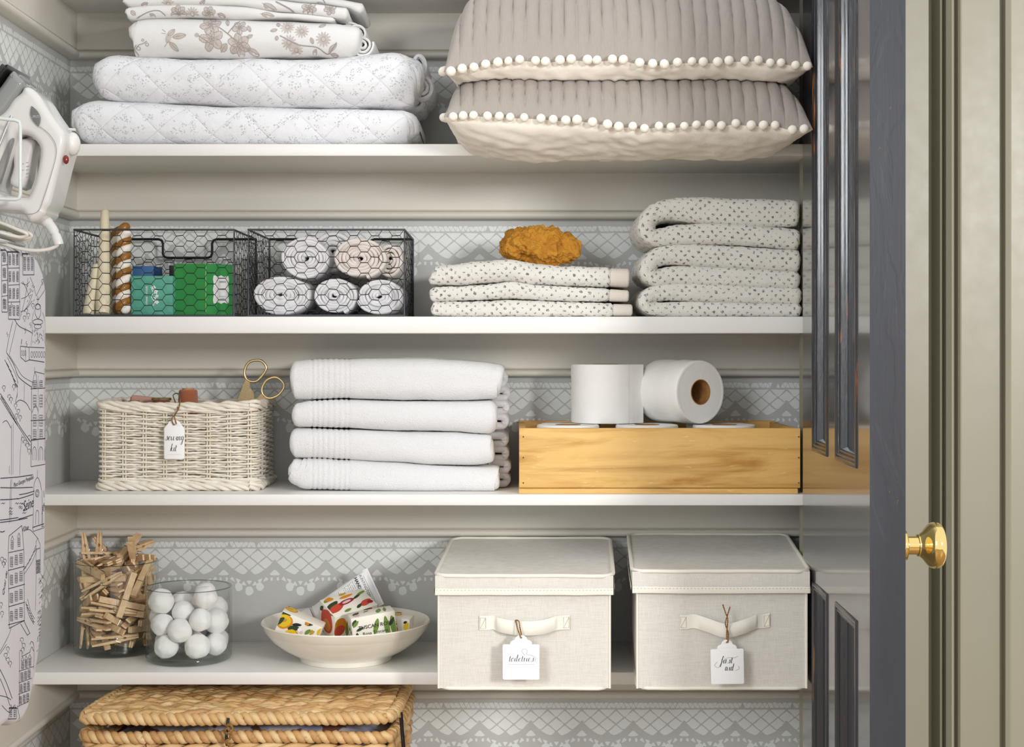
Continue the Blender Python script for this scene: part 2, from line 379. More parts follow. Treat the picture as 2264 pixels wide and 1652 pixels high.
# ------------------------------------------------------------------ levels
S0 = HC+.5626; S1 = HC+.313; S2 = HC+.0497; S3 = HC-.2215; S4 = HC-.4931; S5 = HC-.79
XL = X(155, YB)          # left wall
XR = .60
WALLC = 'b6b7b1'
def paint(name, c, c2, rough=.45, grain=0, ao=0):
    t = NT(name); t.set(Roughness=rough); co = t.coord(); f = t.ramp(t.noise(co, 3.5, 6), .35, .7)
    f2 = t.ramp(t.noise(t.map(co, (2, 25, 25) if grain == 1 else (60, 60, 3) if grain == 2 else (9, 9, 9)), 3, 5), .3, .8)
    t.base(t.mix(t.math('MULTIPLY', f, .3), t.mix(t.math('MULTIPLY', f2, .35), col(c), col(c2)), col(c2)))
    t.bump(t.noise(t.map(co, (6, 90, 90) if grain == 1 else (200, 200, 8) if grain == 2 else (60, 60, 60)), 2, 4), .04, .001)
    r = t.ramp(t.noise(co, 30, 3), .3, .7, rough-.02, rough+.03); t.l(r, t.b.inputs['Roughness']); return t.m
m_wall = paint('wall_paint', 'c3c4c1', 'bcbebb', .5)
m_sten = paint('stencil_paint', 'e8ebe9', 'dde1df', .55)
m_trim = paint('trim_paint', 'd9d5cb', 'd1ccc0', .4, 1)
m_shelf = paint('shelf_paint', 'ebeae6', 'e6e4df', .35, 1)
m_case = paint('casing_paint', '96927f', '94907d', .38, 2)

# ---- lace stencil painted on the walls under each cleat
def stencil_shapes(width, z0, rnd, fade=0):
    """shapes in (u, v) with v up; z0 = bottom of the cleat"""
    out = []; Pd = .0863; p = Pd/3; hv = .0121
    def J(a): return a+rnd.uniform(-.00045, .00045)
    def arc(u): return .0404+.0275*abs(sin(pi*u/Pd))**.85
    def blob(pts, it=2, c=.25):
        pts = [Vector((J(a), -J(b))) for a, b in pts]; q = chaikin([(a.x, a.y+z0) for a in pts], it, True, c)
        out.append(shp_poly([(a.x, a.y) for a in q]))
    n = int(width/Pd)+2
    q = .0084; k = 0; u = 0
    while u < width:                     # little triangles
        if rnd.random() > .04:
            a = .0102+rnd.uniform(0, .001); b = .0192; h = .0037
            if k % 2: blob([(u-h, a), (u+h, a), (u+.0003, b)], 1, .13)
            else: blob([(u-h, b), (u+h, b), (u, a)], 1, .13)
        u += q/2*rnd.uniform(.94, 1.06); k += 1
    for c in range(-1, n):
        for i in range(3):
            for j in range(4):
                cu = c*Pd+(i+.5)*p+(p/2 if j % 2 else 0); cv = .0224+j*hv+.0005
                g = .89; hw = p/2*g; hh = hv*g
                if j == 0: pts = [(cu-hw, cv-.0008), (cu+hw, cv-.0008), (cu+hw*.12, cv+hh), (cu-hw*.12, cv+hh)]
                else: pts = [(cu-hw, cv), (cu, cv-hh), (cu+hw, cv), (cu, cv+hh)]
                P2 = []
                m = len(pts)
                for a in range(m):
                    A, B = pts[a], pts[(a+1) % m]
                    for k in range(4): P2.append((lerp(A[0], B[0], k/4), lerp(A[1], B[1], k/4)))
                cl = [(a, min(b, arc(a)-.0008)) for a, b in P2]
                lost = sum(b[1]-d[1] for b, d in zip(P2, cl))/len(P2)
                if cv > arc(cu)+.001 or lost > hh*.42: continue
                if min(x for x, _ in cl) < 0 or max(x for x, _ in cl) > width: continue
                blob(cl, 1)
        for (du, s) in ((0, 1),):
            cu = c*Pd
            if .012 < cu < width-.012:
                blob([(cu-.0105, .0672), (cu+.0105, .0668), (cu+.004, .0600), (cu, .0568), (cu-.004, .0600)], 1)
                for sg in (-1, 1): blob([(cu+sg*.003, .0705), (cu+sg*.0075, .070), (cu+sg*.007, .0765), (cu+sg*.0035, .076)], 2)
        for k in range(-3, 4):          # small triangles following the scallop
            cu = c*Pd+Pd/2+k*.0093; a = arc(cu)+.0082+.0012*abs(k)
            if 0.004 < cu < width-.004 and abs(k) < 4:
                dn = (k % 2 == 0); h = .0047; hh2 = .0078
                sl = (arc(cu+.003)-arc(cu-.003))/.006*.003
                if dn: blob([(cu-h, a-sl), (cu+h, a+sl), (cu, a+hh2)], 1, .15)
                else: blob([(cu-h, a+hh2-sl), (cu+h, a+hh2+sl), (cu, a+.0005)], 1, .15)
        for k in (-1, 0, 1):            # drops
            cu = c*Pd+Pd/2+k*.0178; a = arc(cu)+.0252-abs(k)*.002
            if .01 < cu < width-.01: out.append(shp_poly(ell(cu, z0-a, .0069, .0077, 12, 0, .12, rnd.random()*9)))
    return out
rnd = random.Random(3)
CLB = [HC+.487, HC+.2177, HC-.0462, HC-.3147, HC-.586]      # cleat bottoms
mb = MB(); mb.bx(XL-.06, XR+.06, YB, YB+.05, 0, 2.5)
for z0 in CLB:
    for kk, (vs, fs) in enumerate(stencil_shapes(XR-XL, z0, rnd)):
        pts = [Vector((XL+a, YB-.00012-.00001*(kk % 23), b)) for a, b in vs]
        ff = [f if (pts[f[1]]-pts[f[0]]).cross(pts[f[2]]-pts[f[0]]).y < 0 else f[::-1] for f in fs]
        mb.add(pts, ff, m=1)
mb.build('wall_back', [m_wall, m_sten], smooth=0, kind='structure')
mb = MB(); mb.bx(XL-.05, XL, .9, YB+.05, 0, 2.5)
for z0 in CLB:
    for kk, (vs, fs) in enumerate(stencil_shapes(YB-1.5, z0, rnd)):
        pts = [Vector((XL+.00012+.00001*(kk % 23), YB-a, b)) for a, b in vs]
        ff = [f if (pts[f[1]]-pts[f[0]]).cross(pts[f[2]]-pts[f[0]]).x > 0 else f[::-1] for f in fs]
        mb.add(pts, ff, m=1)
mb.build('wall_left', [m_wall, m_sten], smooth=0, kind='structure')
mb = MB(); mb.bx(XR, XR+.05, YF+.03, YB+.05, 0, 2.5); mb.build('wall_right', m_wall, smooth=0, kind='structure')
mb = MB(); mb.bx(-2.6, 2.6, -2.4, YB+.05, -.06, 0)
def floor_mat():
    t = NT('floor_wood'); co = t.coord(); t.set(Roughness=.45)
    b = t.n('ShaderNodeTexBrick'); b.inputs['Scale'].default_value = 3; b.inputs['Color1'].default_value = col('a58a68'); b.inputs['Color2'].default_value = col('937754'); b.inputs['Mortar'].default_value = col('5a452f'); b.inputs['Mortar Size'].default_value = .005
    t.l(co, b.inputs['Vector']); t.base(t.mix(t.ramp(t.noise(t.map(co, (2, 30, 2)), 3), .3, .8), b.outputs[0], col('8a6d4c'))); return t.m
mb.build('floor', floor_mat(), smooth=0, kind='structure')

# ---- cleats with a rounded bead
def cleat_profile():
    d = .017; h = .0740
    pr = [(0, 0), (d, 0), (d, -(h-.0150)), (d-.0016, -(h-.0143)), (d+.0005, -(h-.0130))]
    for k in range(9):
        a = pi/2-pi*k/8; pr.append((d-.001+.0066*max(0, cos(a)), -(h-.0064)+.0060*sin(a)))
    pr += [(0, -h)]
    return pr
def sweep_prof(mb, prof, A, B, out):
    A, B, out = Vector(A), Vector(B), Vector(out); n = len(prof)
    vs = [A+out*d+Vector((0, 0, z)) for d, z in prof]+[B+out*d+Vector((0, 0, z)) for d, z in prof]
    fs = [(i, (i+1) % n, n+(i+1) % n, n+i) for i in range(n)]+[tuple(range(n))[::-1], tuple(range(n, 2*n))]
    mb.add(vs, fs)
SH = [(S0, .018), (S1, .0184), (S2, .0256), (S3, .0172), (S4, .0190), (S5, .019)]
tops = [S0, HC+.2946, HC+.0241, HC-.2387, HC-.5121]
for i, (zt, zb) in enumerate(zip(tops, CLB)):
    pr = [(d, z*(zt-zb)/.074) for d, z in cleat_profile()]
    mb = MB(); sweep_prof(mb, pr, (XL, YB, zt), (XR, YB, zt), (0, -1, 0)); mb.build('trim_%d' % (i+1), m_trim, smooth=35, kind='structure')
    mb = MB(); sweep_prof(mb, pr, (XL, 1.3, zt), (XL, YB, zt), (1, 0, 0)); mb.build('trim_%d' % (i+6), m_trim, smooth=35, kind='structure')
shelf_lab = ['painted shelf board right at the top edge above the pillows', 'white painted shelf board under the quilts and pillows', 'white painted shelf board under the wire baskets and speckled towels',
             'white painted shelf board under the wicker basket, white towels and wooden crate', 'white painted shelf board under the glass jars, bowl and canvas boxes', 'white painted shelf board under the lidded seagrass basket']
for i, (z, t) in enumerate([(S0+.018, .018), (S1, .0184), (S2, .0256), (S3, .0172), (S4, .0190), (S5, .019)]):
    mb = MB(); mb.box(((XL+XR)/2, (YF+YB)/2, z-t/2), (XR-XL-.001, YB-YF-.0005, t), .0015)
    o = mb.build('shelf', m_shelf, smooth=35, label=shelf_lab[i], category='shelf', group='shelf boards of the closet')

# ---- door casing and wall to the right
YC = 2.25
prof = [(1790, 2.262), (2058, 2.262), (2061, 2.285), (2074, 2.285), (2076, 2.262), (2079, 2.252), (2083, 2.250), (2085, 2.262), (2088, 2.262), (2090, 2.246), (2100, 2.240), (2106, 2.243), (2109, 2.255), (2113, 2.255), (2115, 2.243), (2119, 2.240), (2123, 2.243), (2125, 2.254), (2130, 2.258), (2214, 2.258), (2217, 2.264), (2221, 2.264), (2223, 2.250), (2231, 2.248), (2235, 2.254), (2240, 2.258), (2600, 2.258)]
def vprof(mb, pr, yback, z0, z1):
    n = len(pr); P3 = [(X(px, YC), y) for px, y in pr]+[(X(pr[-1][0], YC), yback), (X(pr[0][0], YC), yback)]; n = len(P3)
    vs = [(x, y, z0) for x, y in P3]+[(x, y, z1) for x, y in P3]
    mb.add(vs, [((i+1) % n, i, n+i, n+(i+1) % n) for i in range(n)]+[tuple(range(n)), tuple(range(n, 2*n))[::-1]])
mb = MB(); vprof(mb, prof[:19], 2.33, 0, 2.3); mb.build('trim_11', m_case, smooth=30, kind='structure')
mb = MB(); vprof(mb, prof[18:], 2.33, 0, 2.3); mb.build('wall_front', m_case, smooth=30, kind='structure')

# ---- open panelled door
A_ = (1775-1132-99)*2.25/F; B_ = .03
def dY(px): return F*A_/((px-1132)-99)
def door_paint():
    t = NT('door_gloss_paint'); co = t.coord(); t.set(Roughness=.25, Coat_Weight=1, Coat_Roughness=.1, Coat_IOR=2.1)
    f = t.ramp(t.noise(t.map(co, (1, 1, .35)), 16, 6, .65), .69, .74); f2 = t.noise(t.map(co, (1, 1, .1)), 30, 4)
    t.base(t.mix(f, t.mix(f2, col('30333a'), col('444850')), col('8a5528')))
    t.bump(t.noise(t.map(co, (60, 60, 2.0)), 3, 4), .12, .001); t.bump(t.noise(co, 22, 3), .2, .002); return t.m
def worn():
    t = NT('worn_moulding_paint'); co = t.coord(); t.set(Roughness=.3, Coat_Weight=.5, Coat_Roughness=.12)
    f = t.ramp(t.noise(t.map(co, (130, 130, 6)), 1, 6, .7), .60, .64); t.base(t.mix(f, col('23252c'), col('96571f')))
    t.bump(t.noise(t.map(co, (180, 180, 14)), 1, 4), .5, .002); return t.m
def edge_paint():
    t = NT('door_edge_paint'); co = t.coord(); t.set(Roughness=.5, Specular_IOR_Level=.3)
    f = t.ramp(t.noise(t.map(co, (1, 1, .6)), 30, 6, .65), .70, .73); f2 = t.noise(t.map(co, (1, 1, .15)), 18, 5)
    t.base(t.mix(f, t.mix(f2, col('26282d'), col('383a40')), col('8a5528')))
    t.bump(t.ramp(t.noise(t.map(co, (30, 30, 7)), 1, 4, .5, .6), .50, .56), .18, .001); t.bump(t.noise(t.map(co, (300, 300, 12)), 1, 3), .25, .0006); return t.m
m_door = door_paint(); m_worn = worn(); m_edge = edge_paint()
TH = .0425; yH, yN = 2.25, dY(1923)
zb0, zb1 = .02, 2.05; dux = B_; L = hypot(1, dux)
def DP(s, n, z): # s along y from near edge, n outward from the closet-facing face (negative x is out)
    y = yN+s; return Vector((A_+B_*y-n, y, z))
s_ = lambda px: dY(px)-yN
panels = [(s_(1895), s_(1848)), (s_(1830), s_(1797))]
zr0, zr1 = Z(1030, yN+.1), Z(1012, yN+.15)
ZU0 = HC-.148; ZL1 = HC-.335       # bottom of the upper panels, top of the lower panels
mbd = MB()
def dbox(mb, s0, s1, n0, n1, z0, z1, m=None):
    vs = [DP(s, n, z) for s in (s0, s1) for n in (n0, n1) for z in (z0, z1)]
    mb.add(vs, [(0, 1, 3, 2), (4, 6, 7, 5), (0, 4, 5, 1), (2, 3, 7, 6), (0, 2, 6, 4), (1, 5, 7, 3)], m=m)
sN, sF = 0, yH-yN; (b0, b1), (a0, a1) = panels
dr = thing('door_1', DP(sF, -TH/2, 0), 'open dark blue-black panelled closet door seen from its edge', 'door'); dr['kind'] = 'structure'; del dr['category']; 
for (s0, s1, nm) in ((sN, b0, 'stile'), (b1, a0, 'mullion'), (a1, sF, 'stile')):
    mb = MB(); dbox(mb, s0, s1, -TH, 0, zb0, zb1); mb.mi[0] = 1 if s0 == sN else 0; mb.build(nm, [m_door, m_edge], dr, smooth=20)
for (s0, s1) in panels:
    for (z0, z1) in ((zb0, .22), (ZL1, ZU0), (zb1-.1, zb1)):
        mb = MB(); dbox(mb, s0, s1, -TH, 0, z0, z1); mb.build('rail', m_door, dr, smooth=20)
    for (z0, z1) in ((.22, ZL1), (ZU0, zb1-.1)):
        mb = MB(); dbox(mb, s0, s1, -TH+.012, -.012, z0, z1); pn = mb.build('panel', m_door, dr, smooth=20)
        # moulding ring: ogee section along four sides of the panel
        og = [(a_, b_*.55 if b_ > 0 else b_) for a_, b_ in [(0, 0), (.0006, .0022), (.0025, .0040), (.0050, .0040), (.0066, .0024), (.0072, .0006), (.0082, .0018), (.0100, .0020), (.0114, .0006), (.0120, -.0018), (.0132, -.0012), (.0150, -.0016), (.0166, -.0040), (.0176, -.0085), (.0190, -.0118)]]
        mb = MB(); cs = [(s0, z0), (s1, z0), (s1, z1), (s0, z1)]; vs = []
        for (w_, n_) in og:
            vs += [DP(s0+w_, n_, z0+w_), DP(s1-w_, n_, z0+w_), DP(s1-w_, n_, z1-w_), DP(s0+w_, n_, z1-w_)]
        fs = []
        for k in range(len(og)-1):
            for q in range(4): fs.append((k*4+q, k*4+(q+1) % 4, (k+1)*4+(q+1) % 4, (k+1)*4+q))
        mb.add(vs, fs); mb.build('panel_moulding', m_worn, dr, smooth=50)
m_brass = NT('polished_brass').set(Metallic=1, Roughness=.07).m; m_brass.node_tree.nodes['Principled BSDF'].inputs[0].default_value = col('f0d68c')
yK = yN+.055; kc = DP(yK-yN, -TH, HC-(1206-772)/F*yK); R_ = Matrix(((0, 0, 1), (0, 1, 0), (-1, 0, 0)))
knob = thing('door_knob', kc, 'polished brass knob on the dark door', 'knob')
knob.parent = dr; knob.location = kc-WORLD[dr.name]; del knob['category']
mb = MB(); mb.lathe([(0, 0), (.0305, 0), (.0305, .0012), (.029, .003), (.021, .0045), (.0185, .007), (.0175, .010), (.0185, .0125), (.014, .0140), (.0125, .0145), (0, .0145)], 48, kc, R_); mb.build('rosette', m_brass, knob, smooth=50)
mb = MB(); mb.lathe([(.0113, .0135), (.0113, .0275)], 40, kc, R_)
mb.build('knob_neck', m_brass, knob)
pr = [(0, .027), (.0125, .027), (.0135, .029), (.017, .0335), (.0225, .038), (.0262, .0415), (.0279, .0455), (.0283, .049), (.0276, .0525), (.0255, .0555), (.0215, .0572), (.012, .0582), (0, .0584)]
mb = MB(); mb.lathe([(r.x, r.y) for r in catmull([Vector(p) for p in pr], 4)], 64, kc, R_); mb.build('knob_ball', m_brass, knob, smooth=60)
# ================================================================== top shelf: quilts, sheets, pillows
def quilt_mat():
    t = NT('sprigged_quilt'); uv = t.coord('UV'); t.set(Roughness=.85, Sheen_Weight=.15)
    v = t.n('ShaderNodeTexVoronoi', feature='F1'); v.inputs['Scale'].default_value = 64; v.inputs['Randomness'].default_value = .75
    nd = t.n('ShaderNodeVectorMath', operation='ADD'); nn = t.n('ShaderNodeTexNoise'); nn.inputs['Scale'].default_value = 420; t.l(uv, nn.inputs['Vector'])
    sc = t.n('ShaderNodeVectorMath', operation='SCALE'); sc.inputs['Scale'].default_value = .008; t.l(nn.outputs['Color'], sc.inputs[0]); t.l(uv, nd.inputs[0]); t.l(sc.outputs[0], nd.inputs[1]); t.l(nd.outputs[0], v.inputs['Vector'])
    d = t.ramp(v.outputs['Distance'], .38, .46, 1, 0)
    v2 = t.n('ShaderNodeTexVoronoi', feature='F1'); v2.inputs['Scale'].default_value = 330; v2.inputs['Randomness'].default_value = .9; t.l(uv, v2.inputs['Vector'])
    f = t.math('MULTIPLY', t.math('MULTIPLY', d, t.ramp(v2.outputs['Distance'], .36, .44, 1, 0)), .5)
    t.base(t.mix(f, col('e4e5e9'), col('7f918e')))
    m = t.map(uv, (1, 1, 1), (0, 0, pi/4)); sx = t.n('ShaderNodeSeparateXYZ'); t.l(m, sx.inputs[0])
    def saw(o): return t.math('PINGPONG', o, .03)
    a = t.math('MINIMUM', saw(sx.outputs[0]), saw(sx.outputs[1])); h = t.math('POWER', t.ramp(a, 0, .016), .4)
    t.bump(h, .55, .004); t.bump(t.noise(uv, 60, 5, .6), .45, .004); t.bump(t.noise(uv, 900, 2), .2, .0006); return t.m
m_quilt = quilt_mat()
def sheet_mat(name, c, c2):
    t = NT(name); uv = t.coord('UV'); t.set(Roughness=.8, Sheen_Weight=.1); t.base(col(c))
    t.bump(t.noise(uv, 22, 5, .5, .4), .4, .006); t.bump(t.noise(uv, 1500, 2), .1, .0005); return t.m
m_sheet = sheet_mat('toile_sheet_cotton', 'e2e2e1', 'e4e4e4')
m_toile = M('toile_print_taupe', 'bdb4af', .85, var=('cbc3bd', 90, .4, .6)); m_toile2 = M('toile_outline', '9f9795', .85)
yq = 2.288
def bunch(mb, cx, cz, R, y0, y1, turns, t, seed, mi=0, sx=1, sz=1, uo=0):
    """a roll of folded cloth seen end-on: spiral strip pushed along y"""
    rnd = random.Random(seed); path = []; n = int(turns*26)
    for i in range(n+1):
        a = i/26*2*pi+seed; r = R*(.12+.88*(i/n)**.9)*(1+.07*noise.noise(Vector((cos(a)*1.3+seed, sin(a)*1.3, i/n*3))))
        path.append((cx+r*cos(a)*sx, cz+r*sin(a)*sz))
    strip(mb, path, t, y0, y1, seed, mi, uo=uo, zj=.004)
def strip(mb, path, t, y0, y1, seed=0, mi=0, zj=.002, uo=0, closed=False):
    n = len(path); vs = []; sec = [(1, -1), (.5, -1), (-.0, -1), (-1, -.75), (-1.35, 0), (-1, .75), (0, 1), (.5, 1), (1, 1)]; S = [0]
    for a, b in zip(path, path[1:]): S.append(S[-1]+hypot(b[0]-a[0], b[1]-a[1]))
    for i, p in enumerate(path):
        a = path[max(0, i-1)]; b = path[min(n-1, i+1)]; d = Vector((b[0]-a[0], b[1]-a[1])); d = d.normalized() if d.length else Vector((1, 0)); q = Vector((-d.y, d.x))
        yj = y0+zj*noise.noise(Vector((i*.13, seed, 0))); w = t/2
        for k, (sy, sn) in enumerate(sec):
            y = lerp(yj+w, y1, (0, .5, 1)[abs(k-4)-2]) if abs(k-4) >= 2 else yj+w*(1+sy)
            vs.append((p[0]+q.x*sn*w, y, p[1]+q.y*sn*w))
    m = len(sec); fs = []; us = []
    for i in range(n-1):
        for j in range(m-1):
            fs.append((i*m+j, i*m+j+1, (i+1)*m+j+1, (i+1)*m+j)[::-1]); us.append([(S[i]+uo, j*.02), (S[i]+uo, j*.02+.02), (S[i+1]+uo, j*.02+.02), (S[i+1]+uo, j*.02)][::-1])
        
    fs += [tuple(range(m)), tuple(range((n-1)*m, n*m))[::-1]]; us += [[(0, 0)]*m]*2
    mb.add(vs, fs, us, m=mi)
def quilt(top, bot, y0, y1, seed, lab, ends, zmin=None):
    C_ = slab_px(top, bot, y0+.01, 110); mb = MB()
    slab(mb, C_, y0, y1, ny=12, na=8, amp=.0042, nsc=11, seed=seed, endr=.03, fine=.0004, zmin=zmin, uoff=seed*.37)
    o = tag(mb.build('folded_quilt', m_quilt, smooth=60), lab, 'quilt', 'pale quilts on the top shelf')
    for (px, py, rx, ry, ya, yb, tn, sd) in ends:
        mb = MB(); bunch(mb, X(px, ya), Z(py, ya), 1, ya, yb, tn, .0075, sd, sx=rx*ya/F, sz=ry*ya/F, uo=sd); mb.build('rolled_end', m_quilt, o, smooth=60)
    return o
quilt([(152, 248), (168, 228), (215, 216), (300, 220), (500, 232), (700, 238), (850, 240), (905, 244), (925, 256)], [(152, 296), (163, 312), (200, 317), (400, 319), (925, 319)], yq, 2.49, 1,
      'white quilt with tiny grey sprigs lying at the bottom, on the shelf board', [(905, 285, 26, 32, 2.335, 2.47, 2.2, 3), (912, 292, 24, 26, 2.38, 2.49, 2.0, 5)], zmin=S1)
quilt([(198, 142), (212, 127), (260, 122), (420, 128), (640, 126), (760, 118), (860, 112), (915, 120), (938, 132)], [(198, 200), (210, 214), (250, 221), (400, 226), (640, 234), (800, 240), (880, 243), (938, 225)], yq-.004, 2.485, 2,
      'white quilt with tiny grey sprigs in the middle, under the toile sheets', [(928, 150, 18, 34, 2.33, 2.45, 1.6, 7), (933, 196, 26, 30, 2.345, 2.47, 2.2, 8), (915, 225, 26, 22, 2.36, 2.47, 1.8, 11)])
# toile sheets
def flower(cx, cy, r, seed, petals=6):
    out = []; rn = random.Random(seed); a0 = rn.random()*6
    for k in range(petals):
        a = a0+2*pi*k/petals; out.append((0, shp_fan((cx+r*.55*cos(a), cy+r*.55*sin(a)), ell(cx+r*.55*cos(a), cy+r*.55*sin(a), r*.52, r*.36, 14, a, .1, k+seed))))
        out.append((1, shp_line([(cx+r*.2*cos(a), cy+r*.2*sin(a)), (cx+r*.8*cos(a+.1), cy+r*.8*sin(a+.1))], .7)))
        out.append((1, shp_line(ell(cx+r*.55*cos(a), cy+r*.55*sin(a), r*.52, r*.36, 14, a, .1, k+seed), .8, True)))
    out.append((1, shp_line(ell(cx, cy, r*.22, r*.22, 10), 1.2, True))); return out
def daisy(cx, cy, r, seed):
    out = []
    for k in range(13):
        a = 2*pi*k/13+seed; out.append((0, shp_fan((cx+r*.6*cos(a), cy+r*.6*sin(a)), ell(cx+r*.6*cos(a), cy+r*.6*sin(a), r*.42, r*.12, 8, a))))
    out.append((0, shp_fan((cx, cy), ell(cx, cy, r*.36, r*.36, 12)))); out.append((1, shp_line(ell(cx, cy, r*.3, r*.3, 10), .8, True))); return out
def leafp(x0, y0, x1, y1, w):
    d = Vector((x1-x0, y1-y0)); q = Vector((-d.y, d.x)).normalized()*w; a = Vector((x0, y0)); m = a+d*.45
    pts = chaikin([tuple(a), tuple(m+q), tuple(a+d), tuple(m-q)], 2)
    return [(0, shp_fan(tuple(m), [tuple(p) for p in pts])), (1, shp_line([tuple(a), tuple(a+d*.9)], .7)), (1, shp_line([tuple(p) for p in pts], .7, True))]
def stem(pts, w=1.6): return [(1, shp_line([tuple(p) for p in catmull(pts, 5)], w))]
T1 = []
T1 += stem([(300, 108), (308, 100), (318, 97), (326, 92)])+stem([(303, 120), (297, 108), (302, 100)])+[(1, shp_line(ell(306, 107, 4, 3.5, 10), 1.1, True)), (1, shp_line(ell(326, 99, 3.4, 3.4, 9), 1.1, True)), (1, shp_line(ell(317, 90, 2.5, 2.5, 8), 1.1, True))]
T1 += leafp(380, 84, 417, 78, 8)+leafp(374, 92, 396, 115, 7)+leafp(372, 82, 390, 64, 7)+[(0, shp_fan((374, 84), ell(374, 84, 6, 13, 12, .3)))]+stem([(368, 72), (360, 66)], .9)+stem([(368, 76), (359, 75)], .9)+stem([(372, 94), (364, 104)], .9)
T1 += flower(466, 55, 22, 1)+flower(470, 88, 26, 2, 5)+flower(530, 100, 24, 3, 6)+flower(531, 62, 16, 9, 5)+leafp(488, 116, 505, 96, 9)+leafp(500, 40, 506, 60, 5)+leafp(548, 56, 556, 74, 5)+leafp(546, 86, 562, 78, 5)+leafp(545, 108, 575, 122, 8)
T1 += stem([(484, 60), (505, 76), (530, 98)], 2)+stem([(505, 76), (520, 55), (530, 45)], 2)+stem([(470, 100), (440, 80)])+[(0, shp_fan((437, 79), ell(437, 79, 5, 5, 10)))]
T1 += daisy(636, 60, 16, 1)+daisy(668, 70, 16, 2)+daisy(640, 95, 17, 3)+daisy(716, 88, 17, 4)+daisy(655, 111, 15, 5)+stem([(620, 80), (660, 100), (700, 105), (725, 118), (745, 95)], 2)
T1 += leafp(615, 66, 597, 70, 5)+leafp(618, 60, 612, 48, 5)+leafp(614, 80, 612, 92, 5)+leafp(725, 115, 748, 96, 6)+leafp(728, 118, 750, 122, 4)+leafp(688, 84, 694, 100, 5)+leafp(704, 60, 722, 52, 5)+leafp(700, 108, 690, 122, 5)
def print_on(mb, tree, T, yd, exo=None, off=.0005):
    for kind in (0, 1):
        sh = []
        for k, (vs, fs) in T:
            if k != kind: continue
            sh.append(([((x-1132)*yd/F, (HZ-y)*yd/F) for x, y in vs], fs))
        decal(mb, tree, sh, (0, 1.9, HC), (1, 0, 0), (0, 0, 1), 1+kind, off+.0003*kind, maxlen=.006)
mb = MB(); C_ = slab_px([(289, 60), (296, 42), (330, 38), (500, 42), (640, 45), (740, 50), (780, 56), (797, 66)], [(289, 112), (298, 126), (340, 128), (470, 127), (640, 125), (700, 121), (750, 126), (797, 122)], 2.30, 90)
slab(mb, C_, 2.285, 2.44, ny=10, na=7, amp=.003, nsc=12, seed=4, endr=.012, fine=0)
ENDS = [(800, 100, 26, 24, 2.315, 2.43, 2.6, 3), (790, 75, 22, 22, 2.325, 2.42, 2.2, 9), (770, 62, 26, 12, 2.33, 2.42, 1.7, 10)]
print_on(mb, mb.bvh(), T1, 2.29)
shf = tag(mb.build('folded_sheet', [m_sheet, m_toile, m_toile2], smooth=60), 'thick folded white sheet printed with taupe flowers and a butterfly, on the upper quilt', 'sheet', 'toile sheets on the quilts')
for (px, py, rx, ry, ya, yb, tn, sd) in ENDS:
    mb = MB(); bunch(mb, X(px, ya), Z(py, ya), 1, ya, yb, tn, .004, sd, sx=rx*ya/F, sz=ry*ya/F); mb.build('rolled_end', m_sheet, shf, smooth=60)
T2 = flower(395, 29, 17, 5, 7)+daisy(425, 30, 15, 6)+stem([(300, 40), (330, 26), (352, 24), (365, 34)], 2)+leafp(300, 34, 288, 22, 6)+leafp(330, 30, 345, 40, 6)+flower(462, 28, 14, 7)+leafp(480, 30, 500, 38, 6)+leafp(575, 30, 610, 36, 7)
T3 = daisy(372, 10, 15, 2)+leafp(440, 12, 456, 0, 5)+leafp(580, 7, 618, 30, 10)+stem([(610, 4), (640, 20), (655, 32)], 3)+flower(684, 19, 16, 8)+flower(730, 20, 13, 12)+leafp(310, 14, 330, 6, 5)
mb = MB(); C_ = slab_px([(277, 28), (284, 16), (330, 11), (420, 12), (520, 14), (640, 30), (742, 42)], [(277, 32), (290, 46), (330, 41), (420, 37), (520, 42), (640, 43), (742, 50)], 2.30, 70)
slab(mb, C_, 2.29, 2.43, ny=10, amp=.0018, nsc=14, seed=6, endr=.006); print_on(mb, mb.bvh(), T2, 2.29)
tag(mb.build('folded_sheet', [m_sheet, m_toile, m_toile2], smooth=60), 'thin folded white sheet with taupe flowers, lying between two other printed sheets', 'sheet', 'toile sheets on the quilts')
mb = MB(); C_ = slab_px([(274, 4), (284, -6), (400, -8), (560, -2), (700, 12), (770, 20)], [(276, 10), (290, 17), (400, 12), (520, 14), (640, 29), (768, 44)], 2.30, 70)
slab(mb, C_, 2.288, 2.43, ny=10, amp=.0018, nsc=14, seed=7, endr=.004); print_on(mb, mb.bvh(), T3, 2.29)
tag(mb.build('folded_sheet', [m_sheet, m_toile, m_toile2], smooth=60), 'folded white sheet with large taupe leaves, second from the top of the pile', 'sheet', 'toile sheets on the quilts')
mb = MB(); C_ = slab_px([(284, -28), (400, -30), (560, -26), (700, -12), (803, 6)], [(286, -10), (400, -12), (560, -7), (700, 5), (770, 16), (800, 30)], 2.31, 60)
slab(mb, C_, 2.31, 2.43, ny=10, amp=.0018, nsc=14, seed=8, endr=.004); print_on(mb, mb.bvh(), leafp(700, 4, 722, 16, 5)+stem([(712, -4), (718, 6), (721, 14)], 2), 2.31)
tag(mb.build('folded_sheet', [m_sheet, m_toile, m_toile2], smooth=60), 'topmost folded white sheet cut by the top edge, its right corner sticking out', 'sheet', 'toile sheets on the quilts')
